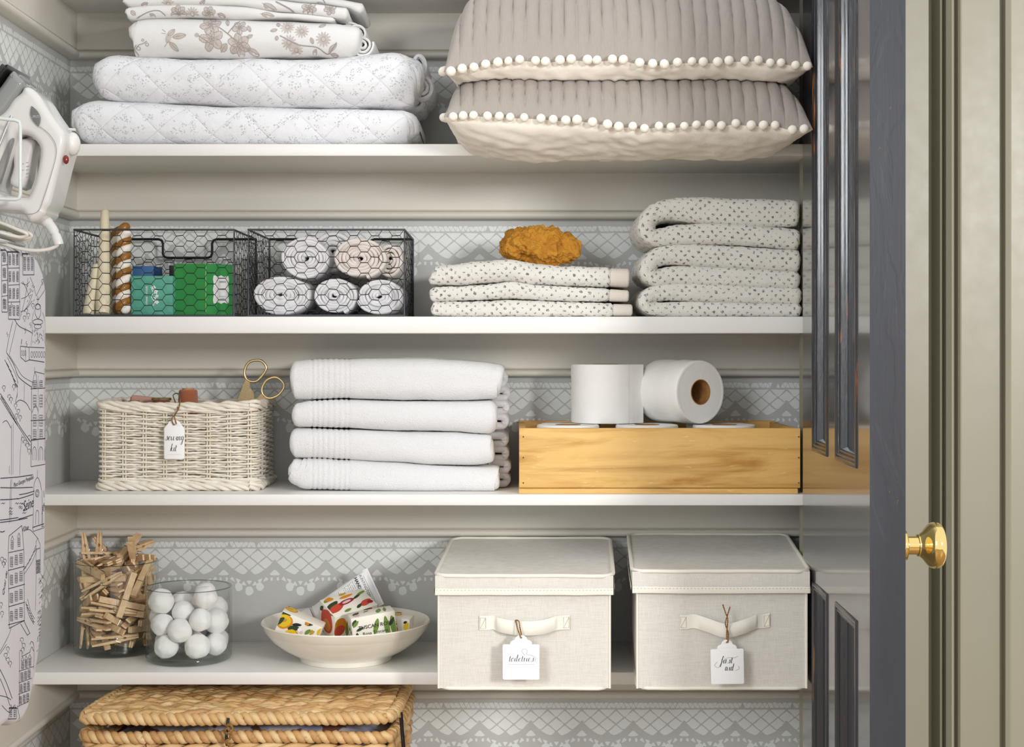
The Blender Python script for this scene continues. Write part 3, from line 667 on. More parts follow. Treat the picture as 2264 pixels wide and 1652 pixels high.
# ---- pillows
def linen(name, c, c2, wr=.5):
    t = NT(name); co = t.coord(); t.set(Roughness=.9, Sheen_Weight=.2)
    f = t.noise(t.map(co, (900, 60, 60)), 1, 3); f2 = t.noise(co, 12, 4)
    t.base(t.mix(t.math('MULTIPLY', t.ramp(f, .3, .7), .5), t.mix(t.math('MULTIPLY', f2, .6), col(c), col(c2)), col(c2)))
    t.bump(t.noise(t.map(co, (1400, 200, 200)), 1, 3), .35, .0006); t.bump(t.noise(t.map(co, (60, 40, 40)), 1, 5, .6, .5), wr, .004); return t.m
m_grey = linen('grey_linen', 'aaa199', '968e88'); m_cream = linen('cream_cotton', 'faf4e8', 'f3ebdc', .25); m_pom = M('pompom_wool', 'f5efe2', .95, bump=(1500, .4, .0006), sheen=.3)
def pillow(lab, poms, sideL, zt, zbk, ztop, zbelly, seed, below=None, shelfz=None, cx0=-.098, cx1=.432, y0=2.14, y1=2.485):
    cx = (cx0+cx1)/2; a = (cx1-cx0)/2; cy = (y0+y1)/2; b = (y1-y0)/2
    zf = [(X(px, y0-.006), Z(py, y0-.006)) for px, py in poms]
    def seam(u, v):
        x = cx+a*u; zz = interp(zf, x); t = (v+1)/2
        return lerp(zz, zbk, t)
    def pos(u, v): return cx+a*u*(1-.025*(1-v*v)), cy+b*v*(1-.03*(1-u*u))
    def wgt(u, v, p): return max(0, (1-abs(u)**10))**p*max(0, (1-abs(v)**2.4))**p
    def top(u, v):
        x, y = pos(u, v); s = seam(u, v); z = s+(ztop-s)*wgt(u, v, .55)
        e = min(1, 3*wgt(u, v, .5)); g = abs(sin(pi*(x+.004*nz((x, y, 0), 6, seed))/.0188))**.42
        z += e*(.0062*(g-.5)+.004*nz((x, y, 0), 13, seed)+.0022*nz((x*.7, y*2, 0), 60, seed))
        y -= e*.0025*(g-.4)*(1 if v < 0 else 0)
        return Vector((x, y, z))
    def bot(u, v):
        x, y = pos(u, v); s = seam(u, v); w_ = wgt(u, v, .5); z = s-(s-zbelly)*w_
        z += min(1, 2*w_)*(.005*nz((x, y, 0), 9, seed+3)+.003*nz((x*.4+y, y-x, 0), 45, seed+5))
        if shelfz is not None and y > YF-.012: z = max(z, shelfz)
        if below is not None:
            zz = below(x, y)
            if zz is not None: z = max(z, min(zz+.0015, s))
        return Vector((x, y, z))
    base = thing('pompom_pillow', (cx, cy, zbelly), lab, 'pillow', 'pompom pillows on the top shelf')
    mb = MB(); f = lambda q: sin((q-.5)*pi)*.35+(q*2-1)*.65
    mb.grid(lambda i, j: top(f(i), f(j)), 620, 80); mb.build('quilted_cover', m_grey, base, smooth=0 or 80)
    mb = MB(); mb.grid(lambda i, j: bot(f(i), f(j)), 200, 70, flip=True); mb.build('pillow_backing', m_cream, base, smooth=80)
    pm = MB(); r = .0068; pm.ball((0, 0, 0), r, 3, disp=lambda c: .04*noise.noise(c*3)); 
    first = None; rn = random.Random(seed)
    locs = [Vector((X(px, y0-.004), y0-.004, Z(py, y0-.004))) for px, py in poms]
    for (v, dz) in sideL:
        x, y = pos(-1, v); locs.append(Vector((x-.004, y, seam(-1, v)+dz)))
    for L_ in locs:
        if first is None: first = pm.build('pompom', m_pom, base, base=Vector((0, 0, 0)), smooth=80); o = first
        else: o = first.copy(); SC.collection.objects.link(o); o.parent = base
        o.location = L_-Vector((cx, cy, zbelly)); k = rn.uniform(.93, 1.07); o.scale = (k, k, k*rn.uniform(.9, 1)); o.rotation_euler = (rn.random()*6, rn.random()*6, 0)
    return top, pos
bx_ = [1002, 1024, 1047, 1078, 1104, 1128, 1159, 1196, 1223, 1251, 1276, 1310, 1343, 1368, 1399, 1425, 1457, 1484, 1513, 1540, 1569, 1595, 1627, 1661, 1688, 1714, 1752, 1778]
by_ = [258, 256, 255, 257, 257, 259, 260, 262, 264, 266, 265, 270, 275, 280, 279, 284, 279, 281, 279, 276, 276, 278, 273, 277, 277, 277, 287, 285]
tx_ = [997, 1022, 1048, 1074, 1101, 1124, 1149, 1184, 1206, 1238, 1263, 1299, 1320, 1354, 1378, 1414, 1443, 1469, 1498, 1530, 1555, 1587, 1612, 1647, 1677, 1703, 1727, 1759, 1785]
ty_ = [158, 152, 149, 142, 138, 135, 132, 134, 136, 133, 131, 132, 133, 131, 132, 139, 141, 142, 138, 136, 137, 137, 134, 134, 133, 139, 139, 144, 146]
tp, ps = pillow('lower grey quilted pillow with cream pompoms, resting on the shelf board', list(zip(bx_, by_)), [(-.8, 0), (-.6, 0), (-.35, 0), (-.1, 0), (.2, 0), (.5, 0)], 0, S1+.07, HC+.424, HC+.284, 1, shelfz=S1+.001)
# surface of the lower pillow as a lookup for the one lying on it
bv = BVHTree.FromPolygons([tuple(tp(i/60*2-1, j/40*2-1)) for i in range(61) for j in range(41)], [(i*41+j, (i+1)*41+j, (i+1)*41+j+1, i*41+j+1) for i in range(60) for j in range(40)])
def below(x, y):
    h = bv.ray_cast(Vector((x, y, 3)), Vector((0, 0, -1)), 3); return h[0].z+.003 if h[0] else None
pillow('upper grey quilted pillow with cream pompoms, lying on the other pillow', list(zip(tx_, ty_)), [(-.85, 0), (-.7, 0), (-.5, 0), (-.15, 0), (.05, 0), (.25, 0), (.6, 0)], 0, HC+.475, HC+.55, HC+.376, 2, below=below)
# ================================================================== second shelf: wire baskets, sponge, speckled towels
m_wire = M('dark_steel_wire', '3a3c40', .5, .75); m_frame = M('grey_steel_rod', '4a4d52', .45, .6)
def hexwire(mb, o, eu, ev, W, H, a=.0108, sy=.88, r=.00043, seed=0, jit=.0006, su=1.0, bulge=0):
    rn = random.Random(seed); o, eu, ev = Vector(o), Vector(eu), Vector(ev); nrm = eu.cross(ev); nodes = {}
    dx = 1.5*a*su; dy = sqrt(3)*a*sy; segs = set()
    def node(i, j, k):  # two nodes per column cell
        key = (i, j, k)
        if key not in nodes:
            x = i*dx+(a*.5*su if k else 0)*1.0; y = j*dy+(dy/2 if i % 2 else 0)
            nodes[key] = (x+rn.uniform(-jit, jit), y+rn.uniform(-jit, jit))
        return nodes[key]
    nx = int(W/dx)+2; ny = int(H/dy)+2
    def left(i, j):
        x = i*dx; y = j*dy+(dy/2 if i % 2 else 0); return x, y
    pts = {}
    def nd(x, y):
        key = (round(x, 5), round(y, 5))
        if key not in pts: pts[key] = (x+rn.uniform(-jit, jit), y+rn.uniform(-jit, jit))
        return pts[key]
    E_ = set()
    for i in range(-1, nx):
        for j in range(-1, ny):
            cx, cy = left(i, j)
            vs = [(cx+a*su*cos(q*pi/3), cy+a*sy*sin(q*pi/3)) for q in range(6)]
            for q in range(6):
                A, B = vs[q], vs[(q+1) % 6]; kk = tuple(sorted([(round(A[0], 5), round(A[1], 5)), (round(B[0], 5), round(B[1], 5))]))
                if kk in E_: continue
                E_.add(kk); A = nd(*kk[0]); B = nd(*kk[1])
                # clip to the panel
                t0, t1 = 0, 1; d = (B[0]-A[0], B[1]-A[1]); ok = True
                for c in (0, 1):
                    lim = (W, H)[c]
                    if abs(d[c]) < 1e-9:
                        if not 0 <= A[c] <= lim: ok = False
                        continue
                    ta, tb = (0-A[c])/d[c], (lim-A[c])/d[c]
                    if ta > tb: ta, tb = tb, ta
                    t0, t1 = max(t0, ta), min(t1, tb)
                if not ok or t1-t0 < .05: continue
                w = lambda t: o+eu*(A[0]+d[0]*t)+ev*(A[1]+d[1]*t)+nrm*bulge*sin(pi*(A[0]+d[0]*t)/W)*sin(pi*(A[1]+d[1]*t)/H)
                mb.tube([w(t0), w(t1)], r*1.55 if abs(d[1]) < .0025 else r, 4, cap=False)
def wire_basket(x0, x1, y0, y1, z0, z1, lab, seed):
    t = thing('wire_basket', ((x0+x1)/2, (y0+y1)/2, z0), lab, 'basket', 'wire mesh baskets')
    mb = MB(); r = .0017
    zb = z1-.0015
    mb.tube([(x0, y0, z0+r), (x0, y0, z1), (x1, y0, z1), (x1, y0, z0+r)], r, 8); mb.tube([(x0, y0, z0+r), (x1, y0, z0+r)], r, 8)
    mb.build('front_frame', m_frame, t, smooth=60)
    mb = MB(); mb.tube([(x0, y0, z1), (x0, y1, z1)], r, 8); mb.tube([(x1, y0, z1), (x1, y1, z1)], r, 8)
    mb.tube([(x0, y0, z0+r), (x0, y1, z0+r)], r, 8); mb.tube([(x1, y0, z0+r), (x1, y1, z0+r)], r, 8); mb.tube([(x0, y1, z0+r), (x1, y1, z0+r)], r, 8)
    mb.tube([(x0, y1, z0+r), (x0, y1, z1)], r, 8); mb.tube([(x1, y1, z0+r), (x1, y1, z1)], r, 8); mb.build('side_frame', m_frame, t, smooth=60)
    W = x1-x0; xa = x0+W*.365; xb = x0+W*.70; dz = .031; c = .007
    path = [(x0, y1, z1), (xa-c, y1, z1), (xa-c*.3, y1, z1-c*.3), (xa, y1, z1-c), (xa, y1, z1-dz+c), (xa+c*.3, y1, z1-dz+c*.3), (xa+c, y1, z1-dz), (xb-c, y1, z1-dz), (xb-c*.3, y1, z1-dz+c*.3), (xb, y1, z1-dz+c), (xb, y1, z1-c), (xb+c*.3, y1, z1-c*.3), (xb+c, y1, z1), (x1, y1, z1)]
    mb = MB(); mb.tube(path, .0021, 8); mb.build('rear_rim_handle', M('black_steel_rod', '1c1d1f', .4, .5), t, smooth=60)
    H = z1-z0-.001
    for (nm, o, eu, ev, W_, sd, su, j) in (('front_mesh', (x0, y0, z0+.001), (1, 0, 0), (0, 0, 1), W, 1, 1, .0006), ('side_mesh', (x0, y1, z0+.001), (0, -1, 0), (0, 0, 1), y1-y0, 2, 1, .0014),
                                       ('side_mesh', (x1, y0, z0+.001), (0, 1, 0), (0, 0, 1), y1-y0, 3, 1, .0014), ('bottom_mesh', (x0, y0, z0+.001), (1, 0, 0), (0, 1, 0), W, 5, 1, .0012)):
        mb = MB(); hexwire(mb, o, eu, ev, W_, (y1-y0) if nm == 'bottom_mesh' else H, seed=seed*10+sd, su=su, jit=j, bulge=.002 if nm == 'side_mesh' else 0); mb.build(nm, m_wire, t, smooth=0)
    mb = MB(); 
    for (a0, a1, h) in ((0, W, H-dz),): hexwire(mb, (x1, y1, z0+.001), (-1, 0, 0), (0, 0, 1), W, h, seed=seed*10+4, jit=.0008)
    mb.build('rear_mesh', m_wire, t, smooth=0)
    return t
yb0, yb1 = 2.292, 2.492
zr = Z(508, yb0)
bk1 = (X(164, yb0), X(517, yb0)); bk2 = (X(549, yb0), X(894, yb0))
wire_basket(bk1[0], bk1[1], yb0, yb1, S2, zr, 'dark wire mesh basket holding candles and green boxes', 1)
wire_basket(bk2[0], bk2[1], yb0, yb1, S2, zr, 'dark wire mesh basket filled with rolled white cloths', 2)
# candles
m_ivory = M('ivory_wax', 'ded4b8', .45, Subsurface_Weight=.15, Subsurface_Radius=(.01, .008, .005)); m_blush = M('blush_wax', 'dcc0a2', .45)
m_brownw = M('amber_brown_wax', '91611c', .4, coat=.2); m_whitew = M('white_wax', 'eee9df', .45)
def taper(pb, pt, y, yt, r0, r1, lab, mat):
    A = Vector((X(pb[0], y), y, S2+.004)); B = Vector((X(pt[0], yt), yt, Z(pt[1], yt))); n = 14
    d = (B-A).normalized(); A.z = S2+.0005+r0*sqrt(max(0, 1-d.z*d.z))+.001
    path = [A.lerp(B, i/n) for i in range(n+1)]+[B+d*.002, B+d*.003]; rs = [r0*.9]+[lerp(r0, r1, (i/n)**1.2) for i in range(1, n+1)]+[r1*.8, r1*.25]
    t = thing('taper_candle', A, lab, 'candle', 'taper candles in the wire basket')
    mb = MB(); mb.tube(path, rs, 24); mb.build('candle', mat, t, smooth=60); e = path[-1]
    mb = MB(); mb.tube([e-d*.001, e+d*.003+Vector((.001, 0, 0)), e+d*.006+Vector((-.001, 0, .001))], .0006, 6); mb.build('wick', M('cotton_wick', 'd8cfb8', .9), t)
taper((196, 0), (214, 588), 2.318, 2.335, .0100, .0062, 'short ivory taper candle leaning against the left side of the wire basket', m_ivory)
taper((227, 0), (232, 468), 2.312, 2.36, .0112, .0064, 'tallest ivory taper candle standing above the rim of the wire basket', m_ivory)
taper((252, 0), (243, 508), 2.37, 2.40, .0100, .0066, 'ivory taper candle just behind the tallest one', m_ivory)
def twist(pb, pt, y, yt, lab):
    A = Vector((X(pb[0], y), y, S2+.007)); B = Vector((X(pt[0], yt), yt, Z(pt[1], yt))); L = (B-A).length
    t = thing('twisted_candle', Vector((A.x, A.y, S2)), lab, 'candle', 'brown and white twisted candles'); ax = (B-A).normalized(); u = ax.orthogonal().normalized(); v = ax.cross(u); n = 110; pitch = .0243
    for k in range(2):
        path = []
        for i in range(n+1):
            s = L*i/n; a = 2*pi*s/pitch+k*pi+.6; e = .0046*min(1, (L-s)/.006+.15); path.append(A+ax*s+(u*cos(a)+v*sin(a))*e)
        rs = [.0074*min(1, .45+(L*min(i, n-i)/n)/.006) for i in range(n+1)]
        mb = MB(); mb.tube(path, rs, 14); mb.build('brown_strand' if k == 0 else 'white_strand', [m_brownw, m_whitew][k], t, smooth=80)
    mb = MB(); mb.tube([B, B+Vector((.002, 0, .003)), B+Vector((.004, 0, .004))], .0007, 6); mb.build('wick', M('cotton_wick', 'd8cfb8', .9), t)
twist((272, 0), (275, 497), 2.318, 2.345, 'front brown and white twisted candle beside the teal box')
twist((266, 0), (260, 506), 2.345, 2.385, 'brown and white twisted candle half hidden behind another twisted candle')
# boxes in the basket
m_teal = M('teal_card', '4f9c86', .6, var=('5aa890', 60, .4, .7)); m_teal2 = M('teal_card_side', '3d8a78', .6)
def sh_place(shapes, s, dx, dy, rot=0): return [sh_tf(q, dx, dy, rot, s, s) for q in shapes]
t = thing('small_box', (X(336, 2.33), 2.36, S2), 'teal card box with a white floral emblem, standing in the wire basket', 'box', 'cardboard boxes in the wire basket')
yf = 2.318; mb = MB(); mb.bx(X(290, yf), X(382, yf), yf, yf+.065, S2+.0025, Z(610, yf), .0008); tr = mb.bvh()
# emblem: stacked blossoms and a column of small capitals turned sideways
em = []
for k, (a, b, r) in enumerate([(340, 636, 5), (344, 645, 6), (347, 655, 4.5), (341, 661, 5), (347, 668, 5), (340, 672, 3.5)]):
    for q in range(5): an = 2*pi*q/5+k; em.append(shp_fan((a+r*.5*cos(an), b+r*.5*sin(an)), ell(a+r*.5*cos(an), b+r*.5*sin(an), r*.42, r*.33, 9, an)))
em.append(shp_line([(a, b) for a, b in catmull([(334, 634), (338, 648), (335, 658), (343, 664), (339, 676)], 4)], 1.2))
px2 = lambda sh, yd: [([((x-1132)*yd/F, (HZ-y)*yd/F) for x, y in vs], fs) for vs, fs in sh]
decal(mb, tr, px2(em, yf), (0, 2.2, HC), (1, 0, 0), (0, 0, 1), 1)
rn = random.Random(3); tw = []; zz = 634
while zz < 673:      # a column of small capitals turned sideways, too small to read
    h_ = rn.choice((1.6, 2.2, 2.6))
    if not 652 < zz < 655: tw += [shp_line([(322, zz), (326.6, zz)], .8), shp_line([(322+rn.random()*3, zz), (322+rn.random()*3, zz+h_)], .9), shp_line([(326.2, zz), (326.2, zz+h_*.8)], .7)]
    zz += h_+1.1
decal(mb, tr, px2(tw, yf), (0, 2.2, HC), (1, 0, 0), (0, 0, 1), 1)
mb.build('carton', [m_teal, M('white_print', 'eef3f0', .6)], t, smooth=30)
m_blue = M('blue_card', '3f6f9f', .6); m_navy = M('navy_card_side', '234a7c', .6)
mb = MB(); y_ = 2.41; mb.bx(X(293, y_), X(340, y_), y_, y_+.06, S2+.002, Z(588, y_), .0006)
mb.add([(X(340, y_), y_, S2+.002), (X(358, y_+.03), y_+.03, S2+.002), (X(358, y_+.03), y_+.03, Z(593, y_+.03)), (X(340, y_), y_, Z(588, y_)), (X(341, y_+.06), y_+.06, S2+.002), (X(341, y_+.06), y_+.06, Z(591, y_+.06))], [(0, 1, 2, 3), (1, 4, 5, 2), (3, 2, 5)], m=1)
tag(mb.build('small_box', [m_blue, m_navy], smooth=30), 'blue card box standing behind the teal box', 'box', 'cardboard boxes in the wire basket')
mb = MB(); y_ = 2.40; mb.bx(X(374, y_), X(386, y_), y_, y_+.045, S2+.002, Z(587, y_), .0006)
tag(mb.build('small_box', M('black_card', '1b1a20', .5), smooth=30), 'narrow black box showing between the teal box and the large green box', 'box', 'cardboard boxes in the wire basket')
m_green = M('green_card', '2f8a43', .45, var=('34924a', 20, .4, .7)); m_green2 = M('green_card_side', '1f7c36', .45)
y0_ = 2.325; yb_ = 2.36
c0 = Vector((X(385, y0_+.012), y0_+.012)); c1 = Vector((X(455, y0_), y0_)); c2 = Vector((X(514, yb_), yb_)); c3 = c0+(c2-c1)
zt = Z(583, y0_); mb = MB(); vs = [(p.x, p.y, z) for z in (S2+.0025, zt) for p in (c0, c1, c2, c3)]
gb = thing('large_box', (sum((c.x for c in (c0, c1, c2, c3)))/4, 2.36, S2), 'bright green box with a white fancy label, in the wire basket', 'box', 'cardboard boxes in the wire basket')
mb.add(vs, [(0, 1, 5, 4), (1, 2, 6, 5), (2, 3, 7, 6), (3, 0, 4, 7), (3, 2, 1, 0)]); mb.add([vs[4], vs[5], vs[6], vs[7]], [(0, 1, 2, 3)])
mb.tube([Vector(vs[1])+Vector((0, -.0002, 0)), Vector(vs[5])+Vector((0, -.0002, 0))], .0006, 6, m=1)
mb.build('carton', [m_green, M('pale_green_edge', '8ccb6a', .5)], gb, smooth=30)
ev = Vector((0, 0, 1)); eu = Vector(((c2-c1).normalized().x, (c2-c1).normalized().y, 0)); nn = eu.cross(ev)
W_ = (c2-c1).length; mb = MB(); lx, lz = W_*.56, (S2+zt)/2+.002; hw, hh = W_*.31, .0225
out = []
for k in range(48):
    a = 2*pi*k/48; x = cos(a); y = sin(a); s = 1/max(abs(x), abs(y)); x, y = x*s*.92, y*s*.94
    x += .05*cos(y*9)*(1 if x > 0 else -1)*(abs(x) > .8); y += .05*cos(x*8)*(1 if y > 0 else -1)*(abs(y) > .85); out.append((x*hw, y*hh))
o_ = Vector((c1.x, c1.y, lz))+eu*lx+nn*.0004
vs, fs = shp_poly(out); mb.add([o_+eu*a+ev*b for a, b in vs], [f if True else f for f in fs])
rn = random.Random(5)
for dz, w_, hh_ in ((.011, .011, .0030), (-.0005, .009, .0016), (-.011, .011, .0012), (-.0145, .007, .0012)):
    x = -w_/2
    while x < w_/2:
        vs, fs = shp_line([tuple(p) for p in catmull([(x, dz), (x+.0006, dz+hh_*rn.random()), (x+.0012, dz-.0003), (x+.0017, dz+hh_)], 3)], .00035); mb.add([o_+eu*(a+.002)+ev*b+nn*.0003 for a, b in vs], fs, m=1); x += .0021
for k, (yy) in enumerate(()): vs, fs = shp_line([(-.008, yy), (.008, yy)], .0005); mb.add([o_+eu*a+ev*b+nn*.0003 for a, b in vs], fs, m=1)
mb.build('label', [M('label_paper', 'e2e2e2', .6), M('grey_print', '666a68', .6)], gb, smooth=0)
# rolled cloths
m_cloth = M('white_flannel', 'e0dfe1', .95, bump=(700, .5, .001), sheen=.2); m_cloth2 = M('blush_flannel', 'e2d9d2', .95, bump=(700, .5, .001), sheen=.2)
def roll(px, py, rx, ry, ya, yb, turns, seed, mat, lab, th=.0042):
    mb = MB(); path = []; n = int(turns*30); R = rx*ya/F; th = R*.9/turns*.97; zc = Z(py, ya)
    for i in range(n+1):
        a = -i/30*2*pi+seed; k = i/n; r = R*(.10+.90*k)*(1+.05*noise.noise(Vector((cos(a)*1.2+seed, sin(a)*1.2, k*4)))); path.append((X(px, ya)+r*cos(a), zc+r*sin(a)*ry/rx))
    strip(mb, path, th, ya, yb, seed, zj=.008)
    tag(mb.build('rolled_cloth', mat, smooth=60), lab, 'cloth', 'rolled cloths in the wire basket')
zf_ = 657
roll(621, 653, 64, 40, 2.315, 2.46, 6.5, 1, m_cloth, 'rolled white cloth in the bottom row, at the left side of the wire basket')
roll(740, 655, 48, 38, 2.32, 2.46, 5.5, 2, m_cloth, 'rolled white cloth in the middle of the bottom row of the wire basket')
roll(839, 655, 50, 38, 2.318, 2.46, 6, 3.4, m_cloth, 'rolled white cloth in the bottom row, at the right side of the wire basket')
roll(676, 571, 54, 44, 2.33, 2.45, 6.5, 4.2, m_cloth, 'rolled white cloth at the left of the upper row of the wire basket')
roll(794, 571, 58, 43, 2.325, 2.45, 6, 5, m_cloth2, 'rolled blush-white cloth at the right of the upper row of the wire basket')
roll(861, 574, 30, 38, 2.36, 2.46, 3.5, 6.1, m_cloth2, 'rolled blush-white cloth in the upper row, pressed against the right side of the wire basket')
roll(735, 560, 44, 44, 2.405, 2.485, 4, 7, m_cloth, 'rolled white cloth half hidden behind the upper row of rolls')
# sponge
m_sponge = M('sea_sponge', 'cf9330', .95, var=('b87a22', 60, .4, .65), bump=(900, .8, .002))
mb = MB(); bm = bmesh.new(); bmesh.ops.create_icosphere(bm, subdivisions=7, radius=1); bm.verts.index_update(); vs = []
cx, cy = X(1190, 2.37), 2.37; ax, ay, az = 90*2.37/F, .042, 43*2.37/F; czz = Z(547, 2.37)
for v in bm.verts:
    c = v.co.copy(); pn = (abs(c.x)**2.6+abs(c.y)**2.6+abs(c.z)**2.6)**(-1/2.6); b = pn*(.93+.16*noise.noise(c*1.4+Vector((4, 1, 0))))
    p = Vector((c.x*ax*b, c.y*ay*b, c.z*az*b)); nr = Vector((p.x/ax**2, p.y/ay**2, p.z/az**2)).normalized()
    d = .0075*noise.noise(p*42)+.0045*noise.noise(p*95)+.0026*noise.noise(p*210)+.0012*noise.noise(p*480)
    d -= .007*max(0, .36-noise.voronoi(p*52+Vector((3, 2, 1)))[0][0])/.36+.004*max(0, .38-noise.voronoi(p*120)[0][0])/.38
    p = p+nr*d; vs.append(p+Vector((cx, cy, czz+.006*(-c.x)*(c.z < 0))))
mb.add(vs, [[q.index for q in f.verts] for f in bm.faces]); bm.free(); sp = tag(mb.build('sea_sponge', m_sponge, smooth=70), 'golden brown natural sea sponge lying on the speckled hand towels', 'sponge')
# speckled terry
def terry():
    t = NT('speckled_terry'); uv = t.coord('UV'); t.set(Roughness=.95, Sheen_Weight=.3)
    v = t.n('ShaderNodeTexVoronoi', feature='F1'); v.inputs['Scale'].default_value = 108; v.inputs['Randomness'].default_value = .2
    nn = t.n('ShaderNodeTexNoise'); nn.inputs['Scale'].default_value = 380; t.l(uv, nn.inputs['Vector']); sc = t.n('ShaderNodeVectorMath', operation='SCALE'); sc.inputs['Scale'].default_value = .0052; t.l(nn.outputs['Color'], sc.inputs[0])
    ad = t.n('ShaderNodeVectorMath', operation='ADD'); t.l(t.map(uv, (1, 1, 1), (0, 0, pi/4)), ad.inputs[0]); t.l(sc.outputs[0], ad.inputs[1]); t.l(ad.outputs[0], v.inputs['Vector'])
    f = t.ramp(v.outputs['Distance'], .23, .30, 1, 0); f = t.math('MULTIPLY', f, t.ramp(t.noise(uv, 500, 2), .40, .5)); f = t.math('MULTIPLY', f, .92)
    t.base(t.mix(f, col('f0ede5'), col('5b5957'))); t.bump(t.noise(uv, 650, 3, .7), .9, .0022); t.bump(t.noise(uv, 60, 3), .3, .003); return t.m
m_terry = terry(); m_terryw = M('cream_terry', 'f0ece2', .95, bump=(650, .9, .002), sheen=.3)
def waffle():
    t = NT('waffle_band'); co = t.coord(); c = t.n('ShaderNodeTexChecker'); c.inputs['Scale'].default_value = 900; c.inputs['Color1'].default_value = col('ece6dc'); c.inputs['Color2'].default_value = col('c4b9ae'); t.l(co, c.inputs['Vector']); t.base(c.outputs[0]); t.set(Roughness=.9); return t.m
m_waffle = waffle()
def hand_towel(top, bot, seed, lab, zmin=None):
    C_ = slab_px(top, bot, 2.30, 100); t = thing('hand_towel', (X(1170, 2.38), 2.38, C_[50][1]-C_[50][2]), lab, 'towel', 'speckled hand towels')
    xe = top[-1][0]-38; k = max(i for i, c in enumerate(C_) if c[0] <= X(xe, 2.30)); mb = MB()
    slab(mb, C_[:k+1], 2.292, 2.46, ny=14, na=6, amp=.0016, nsc=20, seed=seed, endr=.007, fine=.0016, zmin=zmin, uoff=seed*.31); mb.build('terry_cloth', m_terry, t, smooth=80)
    # tufted motif before the band
    mb = MB(); 
    E2 = [(c[0], c[1], c[2]*.93) for c in C_[k-1:]]; slab(mb, E2, 2.2935, 2.455, ny=14, na=6, endr=.002, uvs=False, zmin=zmin); mb.build('waffle_band', m_waffle, t, smooth=60)
    return C_, k
hts = [([(951, 600), (956, 590), (1000, 586), (1060, 578), (1130, 574), (1180, 582), (1250, 590), (1330, 591), (1391, 592)], [(951, 610), (960, 632), (1020, 631), (1090, 625), (1130, 621), (1180, 629), (1260, 632), (1330, 634), (1391, 637)], 'top', 'top speckled hand towel of three, directly under the sponge'),
       ([(948, 640), (955, 634), (1020, 632), (1090, 627), (1130, 623), (1180, 631), (1260, 635), (1330, 637), (1390, 641)], [(948, 655), (960, 666), (1050, 663), (1130, 660), (1220, 665), (1320, 667), (1390, 668)], 'mid', 'middle speckled hand towel of three under the sponge'),
       ([(952, 675), (958, 668), (1050, 666), (1130, 662), (1220, 667), (1320, 670), (1398, 672)], [(952, 690), (958, 699), (1100, 699.5), (1398, 699.5)], 'low', 'bottom speckled hand towel of three, lying on the shelf board')]
for i, (a, b, _, lab) in enumerate(hts): hand_towel(a, b, i+1, lab, S2+.0003)
def bath_towel(path, seed, lab, zmin=None, y0=2.29):
    pts = catmull([Vector((X(a, y0), Z(b, y0), h*y0/F)) for a, b, h in path], 12); mb = MB()
    slab(mb, [(p.x, p.y, p.z) for p in pts], y0, 2.47, r=.012, ny=14, na=6, amp=.0016, nsc=18, seed=seed, endr=.008, fine=.0017, zmin=zmin, uoff=seed*.23)
    tag(mb.build('bath_towel', m_terry, smooth=80), lab, 'towel', 'folded speckled bath towels')
bath_towel([(1770, 470, 30), (1650, 469, 31), (1540, 464, 29), (1475, 464, 24), (1440, 480, 21), (1432, 508, 20), (1452, 524, 20), (1500, 519, 24), (1580, 516, 24), (1680, 522, 23), (1770, 530, 23)], 1, 'top folded speckled bath towel of the three by the dark door')
bath_towel([(1772, 578, 26), (1660, 572, 26), (1560, 565, 25), (1480, 562, 23), (1446, 573, 20), (1434, 597, 19), (1452, 613, 19), (1500, 609, 22), (1600, 612, 22), (1772, 620, 22)], 2, 'middle folded speckled bath towel of the three by the dark door')
bath_towel([(1774, 655, 21), (1660, 650, 22), (1560, 646, 21), (1480, 645, 19), (1440, 652, 17), (1428, 670, 15), (1450, 683, 15.5), (1520, 683, 15.5), (1650, 684, 15.5), (1774, 685, 15)], 3, 'bottom folded speckled bath towel of the three by the dark door', zmin=S2+.0003)
